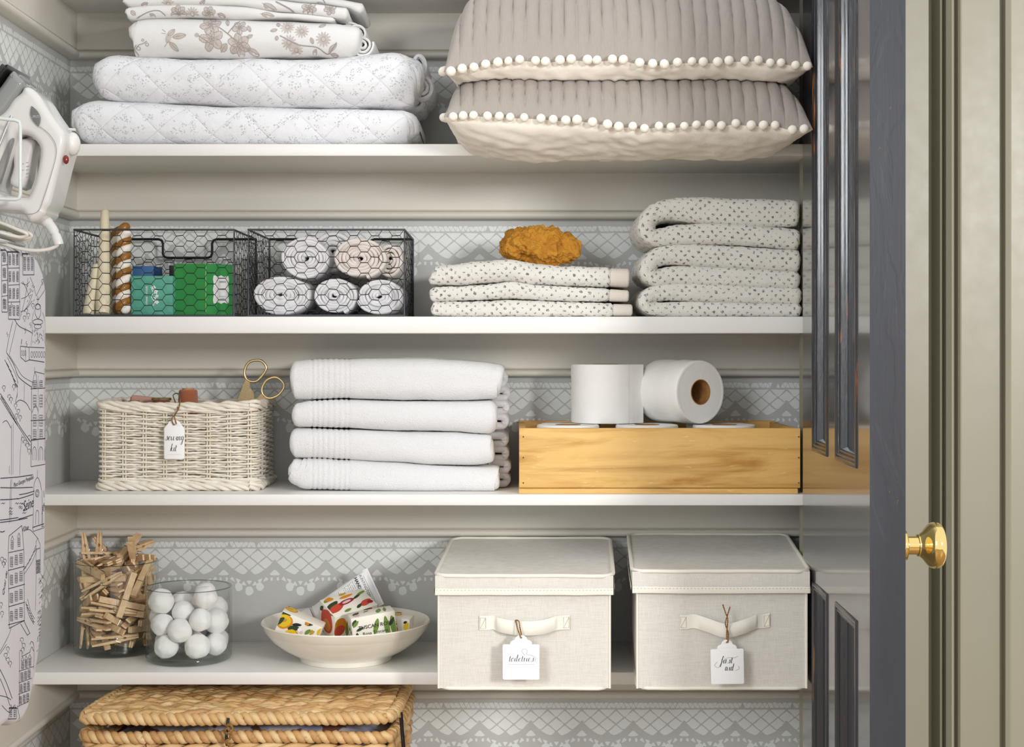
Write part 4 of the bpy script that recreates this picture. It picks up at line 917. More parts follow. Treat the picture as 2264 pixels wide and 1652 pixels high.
# ================================================================== third shelf
GL = {'s': [[(0, 0), (.3, .5), (.45, 1.0), (.55, .75), (.6, .35), (.4, .02), (.12, .12)]], 'e': [[(0, .35), (.3, .45), (.5, .75), (.4, .98), (.18, .8), (.1, .4), (.25, .05), (.5, .08), (.7, .35)]],
 'w': [[(0, .9), (.1, .4), (.2, .05), (.4, .1), (.5, .5), (.55, .95), (.55, .4), (.65, .05), (.85, .15), (1, .6), (.98, 1)]], 'i': [[(0, .4), (.15, .95), (.12, .4), (.2, .03), (.4, .3)], [(.2, 1.35), (.24, 1.45)]],
 'n': [[(0, .9), (.08, .5), (.06, 0)], [(.06, .4), (.25, .9), (.42, .9), (.42, .4), (.5, .03), (.7, .3)]], 'g': [[(.5, .85), (.25, .98), (.05, .6), (.15, .1), (.4, .3), (.52, .9), (.48, .1), (.4, -.8), (.15, -.95), (.1, -.6), (.6, .1)]],
 'k': [[(.15, 1.9), (.05, 0)], [(.05, .4), (.35, .9), (.2, .5), (.5, .03), (.65, .15)]], 't': [[(.15, 1.5), (.1, .4), (.18, .03), (.4, .2)], [(-.1, 1.05), (.4, 1.1)]],
 'o': [[(.3, .98), (.05, .7), (.05, .2), (.25, 0), (.48, .3), (.42, .85), (.3, .98), (.6, .85)]], 'l': [[(0, .3), (.3, 1.3), (.3, 1.8), (.15, 1.7), (.1, .5), (.2, .03), (.4, .25)]],
 'r': [[(0, .6), (.1, 1.0), (.15, .8), (.12, 0)], [(.13, .5), (.3, .9), (.45, .9)]], 'f': [[(.5, 1.6), (.38, 1.9), (.22, 1.4), (.12, 0), (0, -.8), (-.2, -.7)], [(-.1, .9), (.4, .95)]],
 'a': [[(.45, .85), (.2, .98), (.03, .5), (.12, .05), (.35, .2), (.48, .9), (.45, .3), (.55, .03), (.75, .3)]], 'd': [[(.45, .85), (.2, .98), (.03, .5), (.12, .05), (.35, .2), (.5, .9), (.56, 1.8), (.45, .3), (.55, .03), (.85, .25)]]}
ADV = {'s': .62, 'e': .62, 'w': 1.05, 'i': .36, 'n': .68, 'g': .66, 'k': .62, 't': .42, 'o': .58, 'l': .4, 'r': .48, 'f': .42, 'a': .7, 'd': .75}
def script(word, cx, cy, size, slant=.2, w=.075, sp=1.12):
    tot = sum(ADV[c]*sp for c in word); x = -tot/2; out = []
    for c in word:
        for st in GL[c]:
            pts = catmull([(a+x, b) for a, b in st], 6); ws = []
            for i, p in enumerate(pts):
                q = pts[min(i+1, len(pts)-1)]-pts[max(0, i-1)]; ws.append(size*(w*.45+w*1.2*max(0, -q.y/(q.length+1e-9))))
            out.append(shp_line([(cx+(p.x+p.y*slant)*size, cy+p.y*size) for p in pts], ws))
        x += ADV[c]*sp
    return out
m_tag = M('tag_card', 'f5f5f4', .6); m_ink = M('grey_ink', '4d4c50', .6); m_inkl = M('pale_grey_ink', 'b3b3b6', .6)
m_twine = M('jute_twine', 'a5793f', .9, var=('7d5a2e', 400, .4, .6), bump=(900, .6, .001))
def rope(mb, path, R, plies, pitch, m=0, n=7, off=None, seg=None, jit=0, seed=0):
    path = [Vector(p) for p in path]; S = [0]
    for a, b in zip(path, path[1:]): S.append(S[-1]+(b-a).length)
    rn = random.Random(seed); t0 = (path[1]-path[0]).normalized(); nr = Vector((0, 0, 1)) if abs(t0.z) < .9 else Vector((1, 0, 0)); fr = []
    for i, p in enumerate(path):
        t = (path[min(i+1, len(path)-1)]-path[max(0, i-1)]).normalized(); nr = (nr-t*nr.dot(t)).normalized(); fr.append((nr.copy(), t.cross(nr)))
    for k in range(plies):
        ph = 2*pi*k/plies; rr = R*(.62 if plies == 2 else .56); o_ = (R-rr) if off is None else off; q = []
        for i, p in enumerate(path):
            a = 2*pi*S[i]/pitch+ph; q.append(p+(fr[i][0]*cos(a)+fr[i][1]*sin(a))*o_*(1+jit*noise.noise(Vector((S[i]*60, k, seed)))))
        mb.tube(q, rr, n, m=m(k) if callable(m) else m)
def hang_tag(P0, rot, outline, holexy, texts, lab, twpath, y, name_lab='tag'):
    """flat card with a punched hole; P0 = world point of the local origin"""
    t = thing('gift_tag', P0, lab, 'tag', 'tied paper tags'); mb = MB()
    hole = [(holexy[0]+.0016*cos(a), holexy[1]+.0016*sin(a)) for a in [2*pi*k/12 for k in range(12)]]
    Rr = Matrix.Rotation(rot, 3, 'Y'); vs, fs = plate([outline, hole], .0006, .00015, bevres=1)
    mb.add([Vector(P0)+Rr @ Vector((v.x, -v.z, v.y)) for v in vs], fs, m=0)
    for sh, mi in texts:
        for vs, fs in sh: mb.add([Vector(P0)+Rr @ Vector((a, -.00055, b)) for a, b in vs], [f if (Vector(vs[f[1]])-Vector(vs[f[0]])).cross(Vector(vs[f[2]])-Vector(vs[f[0]])) > 0 else f[::-1] for f in fs], m=mi)
    mb.build('card', [m_tag, m_ink, m_inkl], t, smooth=30)
    for p in twpath:
        mb = MB(); pp = catmull(p, 6); rope(mb, dens(pp, .0008), .0011, 2, .006, n=6); mb.build('twine', m_twine, t, smooth=60)
    return t
# ---- wicker basket
m_wick = M('white_willow', 'e5ddcc', .5, var=('f0eadd', 40, .35, .65), bump=(300, .25, .0006)); m_wickd = M('willow_stake', 'dccfb4', .55, var=('eae2d2', 50, .4, .6))
bx0, bx1, by0, by1 = X(221, 2.335), X(566, 2.335), 2.335, 2.492; bz0 = S3; bz1 = Z(893, 2.335)
wb = thing('wicker_basket', ((bx0+bx1)/2, (by0+by1)/2, S3), 'white painted wicker basket holding sewing things', 'basket')
rc = .010
def rect_path(x0, x1, y0, y1, rc, step=.004):
    out = []
    def arcp(cx, cy, a0):
        for k in range(5): a = a0+k*pi/8; out.append(Vector((cx+rc*cos(a), cy+rc*sin(a))))
    arcp(x1-rc, y0+rc, -pi/2); arcp(x1-rc, y1-rc, 0); arcp(x0+rc, y1-rc, pi/2); arcp(x0+rc, y0+rc, pi)
    out.append(out[0].copy()); out = dens(out, step); S = [0]
    for a, b in zip(out, out[1:]): S.append(S[-1]+(b-a).length)
    return out, S
rp, rs = rect_path(bx0, bx1, by0, by1, rc); PER = rs[-1]; NST = 24; sp_ = PER/NST
def rnorm(i):
    a = rp[(i-1) % (len(rp)-1)]; b = rp[(i+1) % (len(rp)-1)]; d = (b-a).normalized(); return Vector((d.y, -d.x))
mb = MB(); NW = 29; zlo, zhi = bz0+.019, bz1-.010; rn = random.Random(5)
for j in range(NW):
    z = lerp(zlo, zhi, j/(NW-1)); pts = []; par = j % 2; r = rn.uniform(.00165, .0021); sd = rn.random()*50
    for i in range(len(rp)-1):
        s = rs[i]; c = cos(pi*s/sp_+par*pi); c = (abs(c)**.8)*(1 if c > 0 else -1); nrm = rnorm(i)
        front_sag = -.0035*sin(pi*min(1, max(0, (rp[i].x-bx0)/(bx1-bx0))))*(j/NW)
        pts.append(Vector((rp[i].x+nrm.x*c*.0032, rp[i].y+nrm.y*c*.0032, z+front_sag+.0013*noise.noise(Vector((s*25, j*3.1, 1)))+.0005*rn.uniform(-1, 1))))
    mb.tube(pts, r, 6, closed=True)
mb.build('woven_wall', m_wick, wb, smooth=70)
mb = MB()
for k in range(NST):
    s = (k)*sp_; i = min(range(len(rs)), key=lambda q: abs(rs[q]-s)) % (len(rp)-1); nrm = rnorm(i); tg = Vector((-nrm.y, nrm.x))
    for e in (-.0021, .0021):
        b = rp[i]+tg*e; mb.tube([(b.x+.0004*sin(q*2.1+k), b.y, lerp(bz0+.004, bz1-.002, q/8)) for q in range(9)], .0017, 6)
mb.build('stakes', m_wickd, wb, smooth=70)
def loop3(off, z, zf=None, n=None):
    q = []
    for i in range(len(rp)-1):
        nrm = rnorm(i); q.append(Vector((rp[i].x+nrm.x*off, rp[i].y+nrm.y*off, z+(-.0035*sin(pi*min(1, max(0, (rp[i].x-bx0)/(bx1-bx0)))) if zf else 0))))
    q.append(q[0].copy()); return q
mb = MB(); L3 = loop3(.001, bz1-.001, True)
for k, (R, pl, pt) in enumerate([(.0060, 4, PER/7)]): rope(mb, L3, R, pl, pt, off=.0040, n=7, jit=.8, seed=k)
rope(mb, loop3(.0035, bz1-.0062, True), .0040, 2, PER/9, off=.0022, n=6, jit=.8, seed=7); mb.build('rim_braid', m_wick, wb, smooth=70)
mb = MB(); rope(mb, loop3(.002, bz0+.0072), .0062, 4, PER/11, off=.0042, n=7, jit=.8, seed=4); rope(mb, loop3(.002, bz0+.0155), .0040, 2, PER/10, off=.0022, n=6, jit=.6, seed=9); mb.build('base_braid', m_wick, wb, smooth=70)
mb = MB(); mb.bx(bx0+.004, bx1-.004, by0+.004, by1-.004, bz0+.006, bz0+.010); mb.build('basket_floor', M('basket_floor_brown', '9c8468', .8), wb, smooth=0)  # floor board in one plain brown, darker than the willow
# spools
m_wood = M('spool_wood', '8e6f3c', .6, var=('6d5a2c', 120, .4, .6)); m_woodl = M('spool_core_wood', 'c48a44', .6)
def thread_mat(name, c): 
    t = NT(name); t.base(col(c)); t.set(Roughness=.7, Sheen_Weight=.3); wv = t.n('ShaderNodeTexWave', bands_direction='Z'); wv.inputs['Scale'].default_value = 320; wv.inputs['Distortion'].default_value = 2.5; wv.inputs['Detail Scale'].default_value = 3; t.l(t.coord(), wv.inputs['Vector']); t.bump(wv.outputs['Fac'], .7, .0012); return t.m
def spool(c, R, h, mat, lab, flange=None, rot=None, hollow=True, lump=0):
    t = thing('thread_spool', c, lab, 'spool', 'thread spools in the wicker basket'); Rm = rot.to_matrix() if rot else Matrix.Identity(3); mb = MB()
    mb.lathe([(r.x, r.y) for r in catmull([Vector(p) for p in [(R*.55, .001), (R*.93, .002), (R*1.0, h*.12), (R*1.03, h*.5), (R*.98, h*.85), (R*.90, h-.002), (R*.55, h-.001)]], 4)], 40, c, Rm)
    mb.build('thread', mat, t, smooth=60); mb = MB()
    if flange: mb.lathe([(0, h-.001), (flange, h-.001), (flange*1.03, h+.0015), (flange, h+.003), (R*.30, h+.0028), (R*.22, h-.002), (0, h-.002)], 32, c, Rm); mb.lathe([(0, 0), (flange, 0), (flange, .002), (0, .002)], 32, c, Rm)
    else: mb.lathe([(R*.62, 0), (R*.62, h+.0008), (R*.42, h+.0008), (R*.40, h*.4), (0, h*.4)], 32, c, Rm)
    mb.build('core', m_wood if flange else m_woodl, t, smooth=50); return t
yS = 2.40
zfl = lambda py, y: Z(py, y)
def spool_px(px, ptop, rpx, y, h, mat, lab, fl=None):
    zt = Z(ptop, y); spool((X(px, y), y, zt-h), rpx*y/F, h, mat, lab, fl*y/F if fl else None)
m_rust = thread_mat('rust_thread', 'b9683f')
spool_px(416, 860, 21, 2.385, .05, m_rust, 'tall spool of rust brown thread standing up by the tied tag')
spool_px(357, 884, 20, 2.385, .035, thread_mat('red_thread', 'a8392a'), 'short spool with a dark wooden top and red thread in the wicker basket', 21)
spool_px(297, 890, 12, 2.37, .03, thread_mat('tan_thread', 'a17c48'), 'small spool with a dark wooden top near the left end of the wicker basket', 12)
R_ = Euler((0, pi/2+.12, .15)); c_ = (X(288, 2.42), 2.42, Z(887, 2.42)); spool(c_, .0105, .045, thread_mat('pink_thread', 'dca491'), 'spool of pale pink thread lying on its side in the wicker basket', None, R_)
mb = MB(); mb.box((X(470, 2.42), 2.43, Z(893, 2.42)-.015), (.085, .05, .03), .001, Euler((.1, .1, .1))); tag(mb.build('notions_box', M('notions_card', 'e7e5e6', .6), smooth=30), 'white card box of notions lying in the wicker basket behind the spools', 'box')
# scissors
m_gold = NT('brushed_gold').set(Metallic=1, Roughness=.3).m; m_gold.node_tree.nodes['Principled BSDF'].inputs[0].default_value = col('e6cf9c')
ysc = 2.40; sc = thing('scissors', P(545, 880, ysc), 'gold scissors with their handles standing above the wicker basket', 'scissors')
def pxl(pts, y): return [Vector((X(a, y), y, Z(b, y))) for a, b in pts]
def bow(pts, y, nm):
    mb = MB(); mb.tube(catmull(pxl(pts, y), 5, closed=True), .0021, 10, closed=True); mb.build(nm, m_gold, sc, smooth=60)
bow([(547, 805), (558, 798), (575, 797), (586, 806), (588, 818), (575, 836), (564, 844), (550, 842), (542, 833), (541, 820)], ysc, 'handle_loop')
bow([(594, 838), (610, 834), (624, 844), (628, 856), (617, 872), (604, 879), (592, 880), (581, 872), (579, 860), (585, 846)], ysc-.004, 'handle_loop')
def shank(out, y, nm, m):
    mb = MB(); plate_xz(mb, [[(X(a, y), Z(b, y)) for a, b in out]], y, .003, .0008); mb.build(nm, m, sc, smooth=40)
m_gleaf = M('pebbled_gold', 'dcc79a', .45, .85, bump=(700, .9, .002))
shank([(543, 838), (553, 845), (552, 856), (561, 868), (563, 890), (553, 935), (516, 938), (523, 905), (527, 880), (538, 850)], ysc, 'blade_shank', m_gleaf)
shank([(580, 868), (592, 879), (580, 886), (568, 893), (557, 935), (545, 930), (556, 890), (572, 876)], ysc-.004, 'blade_shank', m_gleaf)
mb = MB(); mb.lathe([(0, 0), (.003, 0), (.003, .001), (0, .0012)], 20, P(548, 889, ysc-.002), Matrix.Rotation(pi/2, 3, 'X')); mb.build('pivot_screw', m_gold, sc)
# sewing kit tag
ty = 2.318; S_ = ty/F; hx = 22.5*S_
outl = [(-hx, -54*S_), (hx, -54*S_), (hx, 12*S_), (hx*.55, 29*S_), (-hx*.45, 29*S_), (-hx, 12*S_)]
outl = [(-hx, -52*S_), (-hx+2*S_, -54*S_), (hx-2*S_, -54*S_), (hx, -52*S_), (hx, 14*S_), (hx*.62, 24*S_), (hx*.5, 29*S_), (hx*.2, 32*S_), (-hx*.2, 32*S_), (-hx*.5, 29*S_), (-hx*.62, 24*S_), (-hx, 14*S_)]
tx = [(script('sewing', 0, -13*S_, 9.5*S_, .2, .10), 1), (script('kit', -2*S_, -37*S_, 9*S_, .2, .10), 1), ([shp_line([(-14*S_, -44*S_), (16*S_, -44*S_)], .0003)], 2)]
P0 = P(385.5, 961, ty)
hang_tag(P0, 0, outl, (0, 22*S_), tx, 'paper tag reading sewing kit, tied to the wicker basket', [[P(384, 940, ty-.001), P(380, 927, ty-.003), P(388, 915, 2.325), P(396, 900, 2.322), P(398, 880, 2.345), P(393, 870, 2.37), P(383, 874, 2.375), P(388, 890, 2.352), P(393, 905, 2.321), P(386, 920, 2.322), P(388, 930, ty-.0015), P(390, 938, ty-.001)]], ty)
# ---- white towels
def white_terry():
    t = NT('white_terry'); co = t.coord('UV'); t.set(Roughness=.92, Sheen_Weight=.25); t.base(col('e3e3e4'))
    t.bump(t.noise(t.map(co, (1, 1, 1), (0, 0, .6)), 460, 2, .6), .8, .0018); t.bump(t.noise(co, 35, 4), .3, .003); return t.m
m_wt = white_terry()
gx = [690, 701, 712, 724, 737, 749, 761, 771]
def white_towel(top, bot, seed, lab, lob, zmin=None):
    y = 2.318; C_ = slab_px(top, bot, y, 170); t = thing('bath_towel', (X(880, y), 2.42, min(c[1]-c[2] for c in C_)), lab, 'towel', 'folded white bath towels'); mb = MB()
    def g(p):
        px = 1132+p.x*F/p.y; d = 0
        for q in gx: d -= .0014*math.exp(-((px-q)/1.8)**2)
        return d
    slab(mb, C_, y-.006, 2.50, r=.022, ny=14, na=8, amp=.0018, nsc=16, seed=seed, endr=.010, fine=.0004, dfn=g, zmin=zmin, uoff=seed*.3); mb.build('front_fold', m_wt, t, smooth=80)
    mb = MB(); yb_ = 2.372
    for (a, b, xo, xe) in lob:
        q = [(xo, a), (xe-9, a), (xe-2, lerp(a, b, .25)), (xe, (a+b)/2), (xe-2, lerp(a, b, .75)), (xe-9, b), (xo, b)]
        p2 = catmull([Vector((X(u, yb_), Z(v, yb_))) for u, v in q], 5); strip(mb, [(v.x, v.y) for v in p2], .0118, yb_, 2.495, seed, zj=.003)
    mb.build('rear_fold', m_wt, t, smooth=70)
white_towel([(640, 806), (648, 797), (700, 794), (760, 795), (850, 793), (930, 792), (1000, 797), (1060, 801), (1100, 806), (1111, 812)], [(640, 876), (648, 884), (680, 884), (760, 881), (900, 885), (1020, 886), (1085, 883), (1111, 880)], 1, 'topmost folded white bath towel of the stack', [(825, 850, 1080, 1115), (862, 880, 1080, 1120)])
white_towel([(645, 899), (652, 893), (690, 886), (760, 884), (900, 888), (1000, 888), (1080, 887), (1098, 892)], [(645, 938), (652, 944), (760, 949), (880, 953), (1000, 955), (1080, 959), (1098, 956)], 2, 'folded white bath towel, second from the top of the stack', [(893, 910, 1075, 1119), (922, 942, 1075, 1117)])
white_towel([(640, 956), (650, 949), (700, 949), (800, 952), (900, 955), (1000, 957), (1070, 962), (1092, 967)], [(640, 1006), (650, 1012), (760, 1016), (850, 1022), (950, 1028), (1040, 1030), (1085, 1027), (1092, 1024)], 3, 'folded white bath towel, second from the bottom of the stack', [(965, 982, 1070, 1117), (994, 1014, 1070, 1118)])
white_towel([(637, 1020), (646, 1013), (700, 1014), (760, 1018), (860, 1025), (960, 1031), (1050, 1033), (1095, 1032), (1105, 1037)], [(637, 1050), (645, 1060), (660, 1076), (675, 1084), (760, 1087), (1000, 1088), (1100, 1088), (1105, 1086)], 4, 'bottom folded white bath towel of the stack, on the shelf board', [(1024, 1042, 1080, 1122), (1052, 1070, 1080, 1121)], zmin=S3+.0003)
# ---- crate
def pine():
    t = NT('yellow_pine'); co = t.coord(); t.set(Roughness=.6)
    m = t.map(co, (2.2, 8, 16)); n1 = t.noise(m, 2.2, 5, .6, 1.2); n2 = t.noise(t.map(co, (6, 60, 160)), 1, 4)
    c = t.mix(t.ramp(n1, .42, .66), col('e2b468'), col('b9843a')); c = t.mix(t.math('MULTIPLY', t.ramp(n2, .35, .75), .35), c, col('efcd8c'))
    fl = t.ramp(t.noise(t.map(co, (40, 40, 220)), 1, 3, .7), .66, .70); c = t.mix(t.math('MULTIPLY', fl, .5), c, col('f3dfae')); t.base(c); t.bump(n2, .4, .001); return t.m
m_pine = pine(); cr = thing('wooden_crate', (X(1460, 2.283), 2.39, S3), 'shallow yellow pine crate holding toilet rolls', 'crate')
cx0, cx1, cy0, cy1 = X(1148, 2.283), .441, 2.283, 2.508; czt = Z(947, 2.283); czm = Z(1079, 2.283)
def cpart(nm, *a, bev=.0008): mb = MB(); mb.bx(*a, bev); return mb.build(nm, m_pine, cr, smooth=30)
cpart('front_board', cx0, cx1, cy0, cy0+.010, czm, czt); cpart('rear_board', cx0, cx1, cy1-.010, cy1, czm, czt+.001)
cpart('end_board', cx0, cx0+.010, cy0+.0101, cy1-.0101, czm, czt-.001); cpart('end_board', cx1-.010, cx1, cy0+.0101, cy1-.0101, czm, czt-.001)
cpart('bottom_board', cx0-.0005, cx1-.004, cy0-.0015, cy1, S3+.0002, czm-.0008)
m_nail = M('dark_nail', '3a2b18', .6)
for px in (1157, 1766):
    for py in (966, 1012, 1068):
        mb = MB(); mb.lathe([(.0011, 0), (.0011, .0003), (0, .0004)], 10, P(px, py, cy0-.0001), Matrix.Rotation(pi/2, 3, 'X')); mb.build('nail', m_nail, cr)
# toilet rolls
m_tp = M('tissue_paper', 'eeede9', .9, bump=(120, .25, .002), sheen=.1); m_core = M('cardboard_core', 'a9783f', .8, var=('8e6332', 60, .4, .6))
def tissue(c, R, h, Rm, lab, grp, seed=0, flap=False):
    t = thing('toilet_roll', c, lab, 'toilet roll', grp); rn = .0016; rr = .020
    mb = MB(); pr = [(rr, h*.02), (rr, .0004), (R-rn*2, 0), (R-rn*.6, .0006), (R, rn*2)]+[(R+.0005*sin(k*1.7+seed), lerp(rn*2, h-rn*2, k/8)) for k in range(1, 8)]+[(R, h-rn*2), (R-rn*.6, h-.0006), (R-rn*2, h)]
    for k in range(18): q = lerp(R-rn*3, rr+.001, k/17); pr.append((q, h-.0003*(k % 2)-.0002))
    pr += [(rr, h-.0004), (rr, h*.98)]; st = len(mb.v); mb.lathe(pr, 72, (0, 0, 0))
    for i, v in enumerate(mb.v):
        a = atan2(v.y, v.x); k = 1+.010*noise.noise(Vector((cos(a)*1.4, sin(a)*1.4, v.z*12+seed*3)))+.004*noise.noise(Vector((cos(a)*6, sin(a)*6, v.z*90+seed)))
        if hypot(v.x, v.y) > rr*1.5: v.x *= k; v.y *= k
    for i in range(len(mb.v)): mb.v[i] = Rm @ mb.v[i]+Vector(c)
    if flap:
        st = len(mb.v); mb.grid(lambda i, j: Vector(c)+Rm @ Vector(((R+.0012+.006*(1-i)**3)*cos(-.35-.55*i), (R+.0012+.006*(1-i)**3)*sin(-.35-.55*i), lerp(.0005, h-.0005, j))), 14, 8)
    mb.build('paper', m_tp, t, smooth=50)
    mb = MB(); mb.lathe([(rr, 0), (rr, h), (rr-.0012, h+.0002), (rr-.0012, -.0002), (rr, 0)], 40, c, Rm); mb.build('cardboard_core', m_core, t, smooth=50)
zt_ = HC-.1185; I3 = Matrix.Identity(3)
rows = [(1256, 2.3475, 'front left toilet roll inside the wooden crate'), (1430, 2.3475, 'front middle toilet roll inside the wooden crate'), (1601, 2.3475, 'front right toilet roll inside the wooden crate'), (1262, 2.4475, 'rear left toilet roll inside the wooden crate'), (1424, 2.4475, 'rear middle toilet roll inside the wooden crate'), (1583, 2.4475, 'rear right toilet roll inside the wooden crate')]
for k, (px, y, lab) in enumerate(rows): tissue((X(px, y), y, S3+.0095), .0490, zt_-S3-.0095-(0 if k < 3 else .003), I3, lab, 'toilet rolls standing in the crate', k)
tissue((X(1339, 2.403), 2.403, zt_+.0004), .0555, .0940, I3, 'upright toilet roll standing on the rolls in the crate', 'toilet rolls on top of the crate', 8, True)
ax = Vector((-sin(.60), cos(.60), .0)); fc = P(1549, 871, 2.335); zc = ax; xv = Vector((0, 0, 1)).cross(zc).normalized(); yv = zc.cross(xv); Rm = Matrix((xv, yv, zc)).transposed()
fc.z = zt_+.0512; tissue(fc+ax*.099, .0500, .099, Rm @ Matrix.Rotation(pi, 3, 'X'), 'toilet roll lying on its side on the crate, its brown core facing out', 'toilet rolls on top of the crate', 5)
# ================================================================== fourth shelf
def thin_glass(name, tint, g=1.0):
    m = bpy.data.materials.new(name); m.use_nodes = True; t = m.node_tree; t.nodes.clear(); MATS[name] = m
    o = t.nodes.new('ShaderNodeOutputMaterial'); mx = t.nodes.new('ShaderNodeMixShader'); tr = t.nodes.new('ShaderNodeBsdfTransparent'); gl = t.nodes.new('ShaderNodeBsdfGlossy'); fr = t.nodes.new('ShaderNodeLayerWeight')
    tr.inputs[0].default_value = col(tint); gl.inputs['Roughness'].default_value = .03
    fr.inputs[0].default_value = .5; p5_ = t.nodes.new('ShaderNodeMath'); p5_.operation = 'POWER'; p5_.inputs[1].default_value = 4.5; ma = t.nodes.new('ShaderNodeMath'); ma.operation = 'MULTIPLY_ADD'; ma.inputs[1].default_value = .8; ma.inputs[2].default_value = .035
    t.links.new(fr.outputs['Facing'], p5_.inputs[0]); t.links.new(p5_.outputs[0], ma.inputs[0]); t.links.new(ma.outputs[0], mx.inputs[0]); t.links.new(tr.outputs[0], mx.inputs[1]); t.links.new(gl.outputs[0], mx.inputs[2]); t.links.new(mx.outputs[0], o.inputs[0]); return m
m_glass = thin_glass('clear_glass', 'fdfefd'); m_gbase = thin_glass('thick_glass_base', 'f1f5f3'); m_grim = thin_glass('glass_rim', 'c3ccca')
def jar(c, R, h, lab):
    t = thing('glass_jar', c, lab, 'jar', 'clear glass jars'); w = .0033
    mb = MB(); mb.lathe([(R, .010), (R, h-.001)], 72, c); mb.lathe([(R-w, h-.001), (R-w, .012)], 72, c); mb.build('jar_wall', m_glass, t, smooth=60)
    mb = MB(); mb.lathe([(R, h-.0012), (R-.0006, h), (R-w+.0006, h), (R-w, h-.0012)], 72, c); mb.build('jar_rim', m_grim, t, smooth=80)
    mb = MB(); mb.lathe([(0, .0004), (R-.006, .0004), (R-.0015, .003), (R, .007), (R, .010), (R-w, .0125), (R-.008, .0095), (0, .009)], 72, c); mb.build('jar_base', m_gbase, t, smooth=60)
    return t
c1_ = Vector((X(257, 2.437), 2.437, S4)); c2_ = Vector((X(418, 2.372), 2.372, S4))
jar(c1_, .0672, .148, 'taller clear glass jar full of wooden clothespins'); jar(c2_, .0672, .1165, 'shorter clear glass jar holding cotton balls')
# clothespins
m_pin = M('birch_pin', 'e8cba2', .6, var=('d6b083', 90, .4, .7), bump=(400, .3, .0006)); m_spring = M('spring_steel', 'a8a8a8', .3, 1)
up = [(-.036, .0072), (-.020, .0070), (-.004, .0060), (.004, .0058), (.037, .0030), (.037, .0003), (.019, .0003), (.0155, .0019), (.012, .0003), (.003, .0003), (-.001, .0016), (-.036, .0042)]
def arm(sgn):
    mb = MB(); vs = []; n = len(up)
    for y in (-.0048, .0048): vs += [Vector((x, y, z*sgn)) for x, z in up]
    q = [(i, (i+1) % n, n+(i+1) % n, n+i) for i in range(n)]
    if sgn < 0: q = [f[::-1] for f in q]
    mb.add(vs, q)
    for base_, rev in ((0, sgn > 0), (n, sgn < 0)):
        f2, tr2 = [(x, z) for x, z in up], geometry.tessellate_polygon([[Vector((x, z, 0)) for x, z in up]])
        mb.add(vs[base_:base_+n], [tuple(t)[::-1] if rev else tuple(t) for t in tr2])
    return mb
sp_ = MB(); pth = [Vector((.0015+.0024*cos(a), -.0056+.0112*a/(2*pi*5), .0024*sin(a))) for a in [2*pi*5*k/60 for k in range(61)]]; sp_.tube(pth, .0007, 5)
for sg in (1, -1): sp_.tube([(.0015, sg*.0056, sg*.0024), (.006, sg*.0056, sg*.0050), (.0085, sg*.0052, sg*.0062), (.0085, 0, sg*.0063), (.0085, -sg*.005, sg*.0062)], .0006, 5)
first = None; rn = random.Random(2)
def quad_lab(x, y, z):
    v = 'near the bottom' if z < .04 else 'in the lower half' if z < .075 else 'in the upper half' if z < .115 else 'at the top'
    return v
pin0 = None
extra = [[.012, .012, .150, .79, .35, -.30, .40], [.030, -.010, .149, .62, -.30, .28, .66], [-.052, .012, .146, .62, .05, -.72, .10], [-.036, .030, .144, .70, .0, -.70, .08], [.02, .035, .152, .9, .12, -.1, .4]]
for i, q in enumerate(PINS+extra):
    loc = c1_+Vector((q[0], q[1], q[2]+.0095)); qt = Quaternion(q[3:7]).normalized()
    dz = qt @ Vector((1, 0, 0)); at = 'standing upright' if abs(dz.z) > .8 else 'lying flat' if abs(dz.z) < .28 else ('slanting up to the right' if dz.x*dz.z > 0 else 'slanting up to the left')
    fb = 'front' if q[1] < -.015 else 'back' if q[1] > .02 else 'inside'
    hz = 'lowest' if q[2] < .04 else 'lower' if q[2] < .075 else 'upper' if q[2] < .115 else 'topmost'; sd = 'left' if q[0] < -.02 else 'right' if q[0] > .02 else 'middle'
    lab = 'clothespin %s, %s layers of the jar, %s %s' % (at, hz, fb, sd); grp = 'clothespins %s, %s layers, %s %s' % (at, hz, fb, sd)
    if pin0 is None:
        pin0 = thing('clothespin', (0, 0, 0), lab, 'clothespin', grp); r = pin0
        parts = [arm(1).build('wooden_arm', m_pin, pin0, base=Vector((0, 0, 0)), smooth=30), arm(-1).build('wooden_arm', m_pin, pin0, base=Vector((0, 0, 0)), smooth=30), sp_.build('spring', m_spring, pin0, base=Vector((0, 0, 0)), smooth=60)]
    else:
        r = pin0.copy(); SC.collection.objects.link(r); r['label'] = lab; r['group'] = grp
        for p in parts: c = p.copy(); SC.collection.objects.link(c); c.parent = r
    r.location = loc; r.rotation_mode = 'QUATERNION'; r.rotation_quaternion = qt
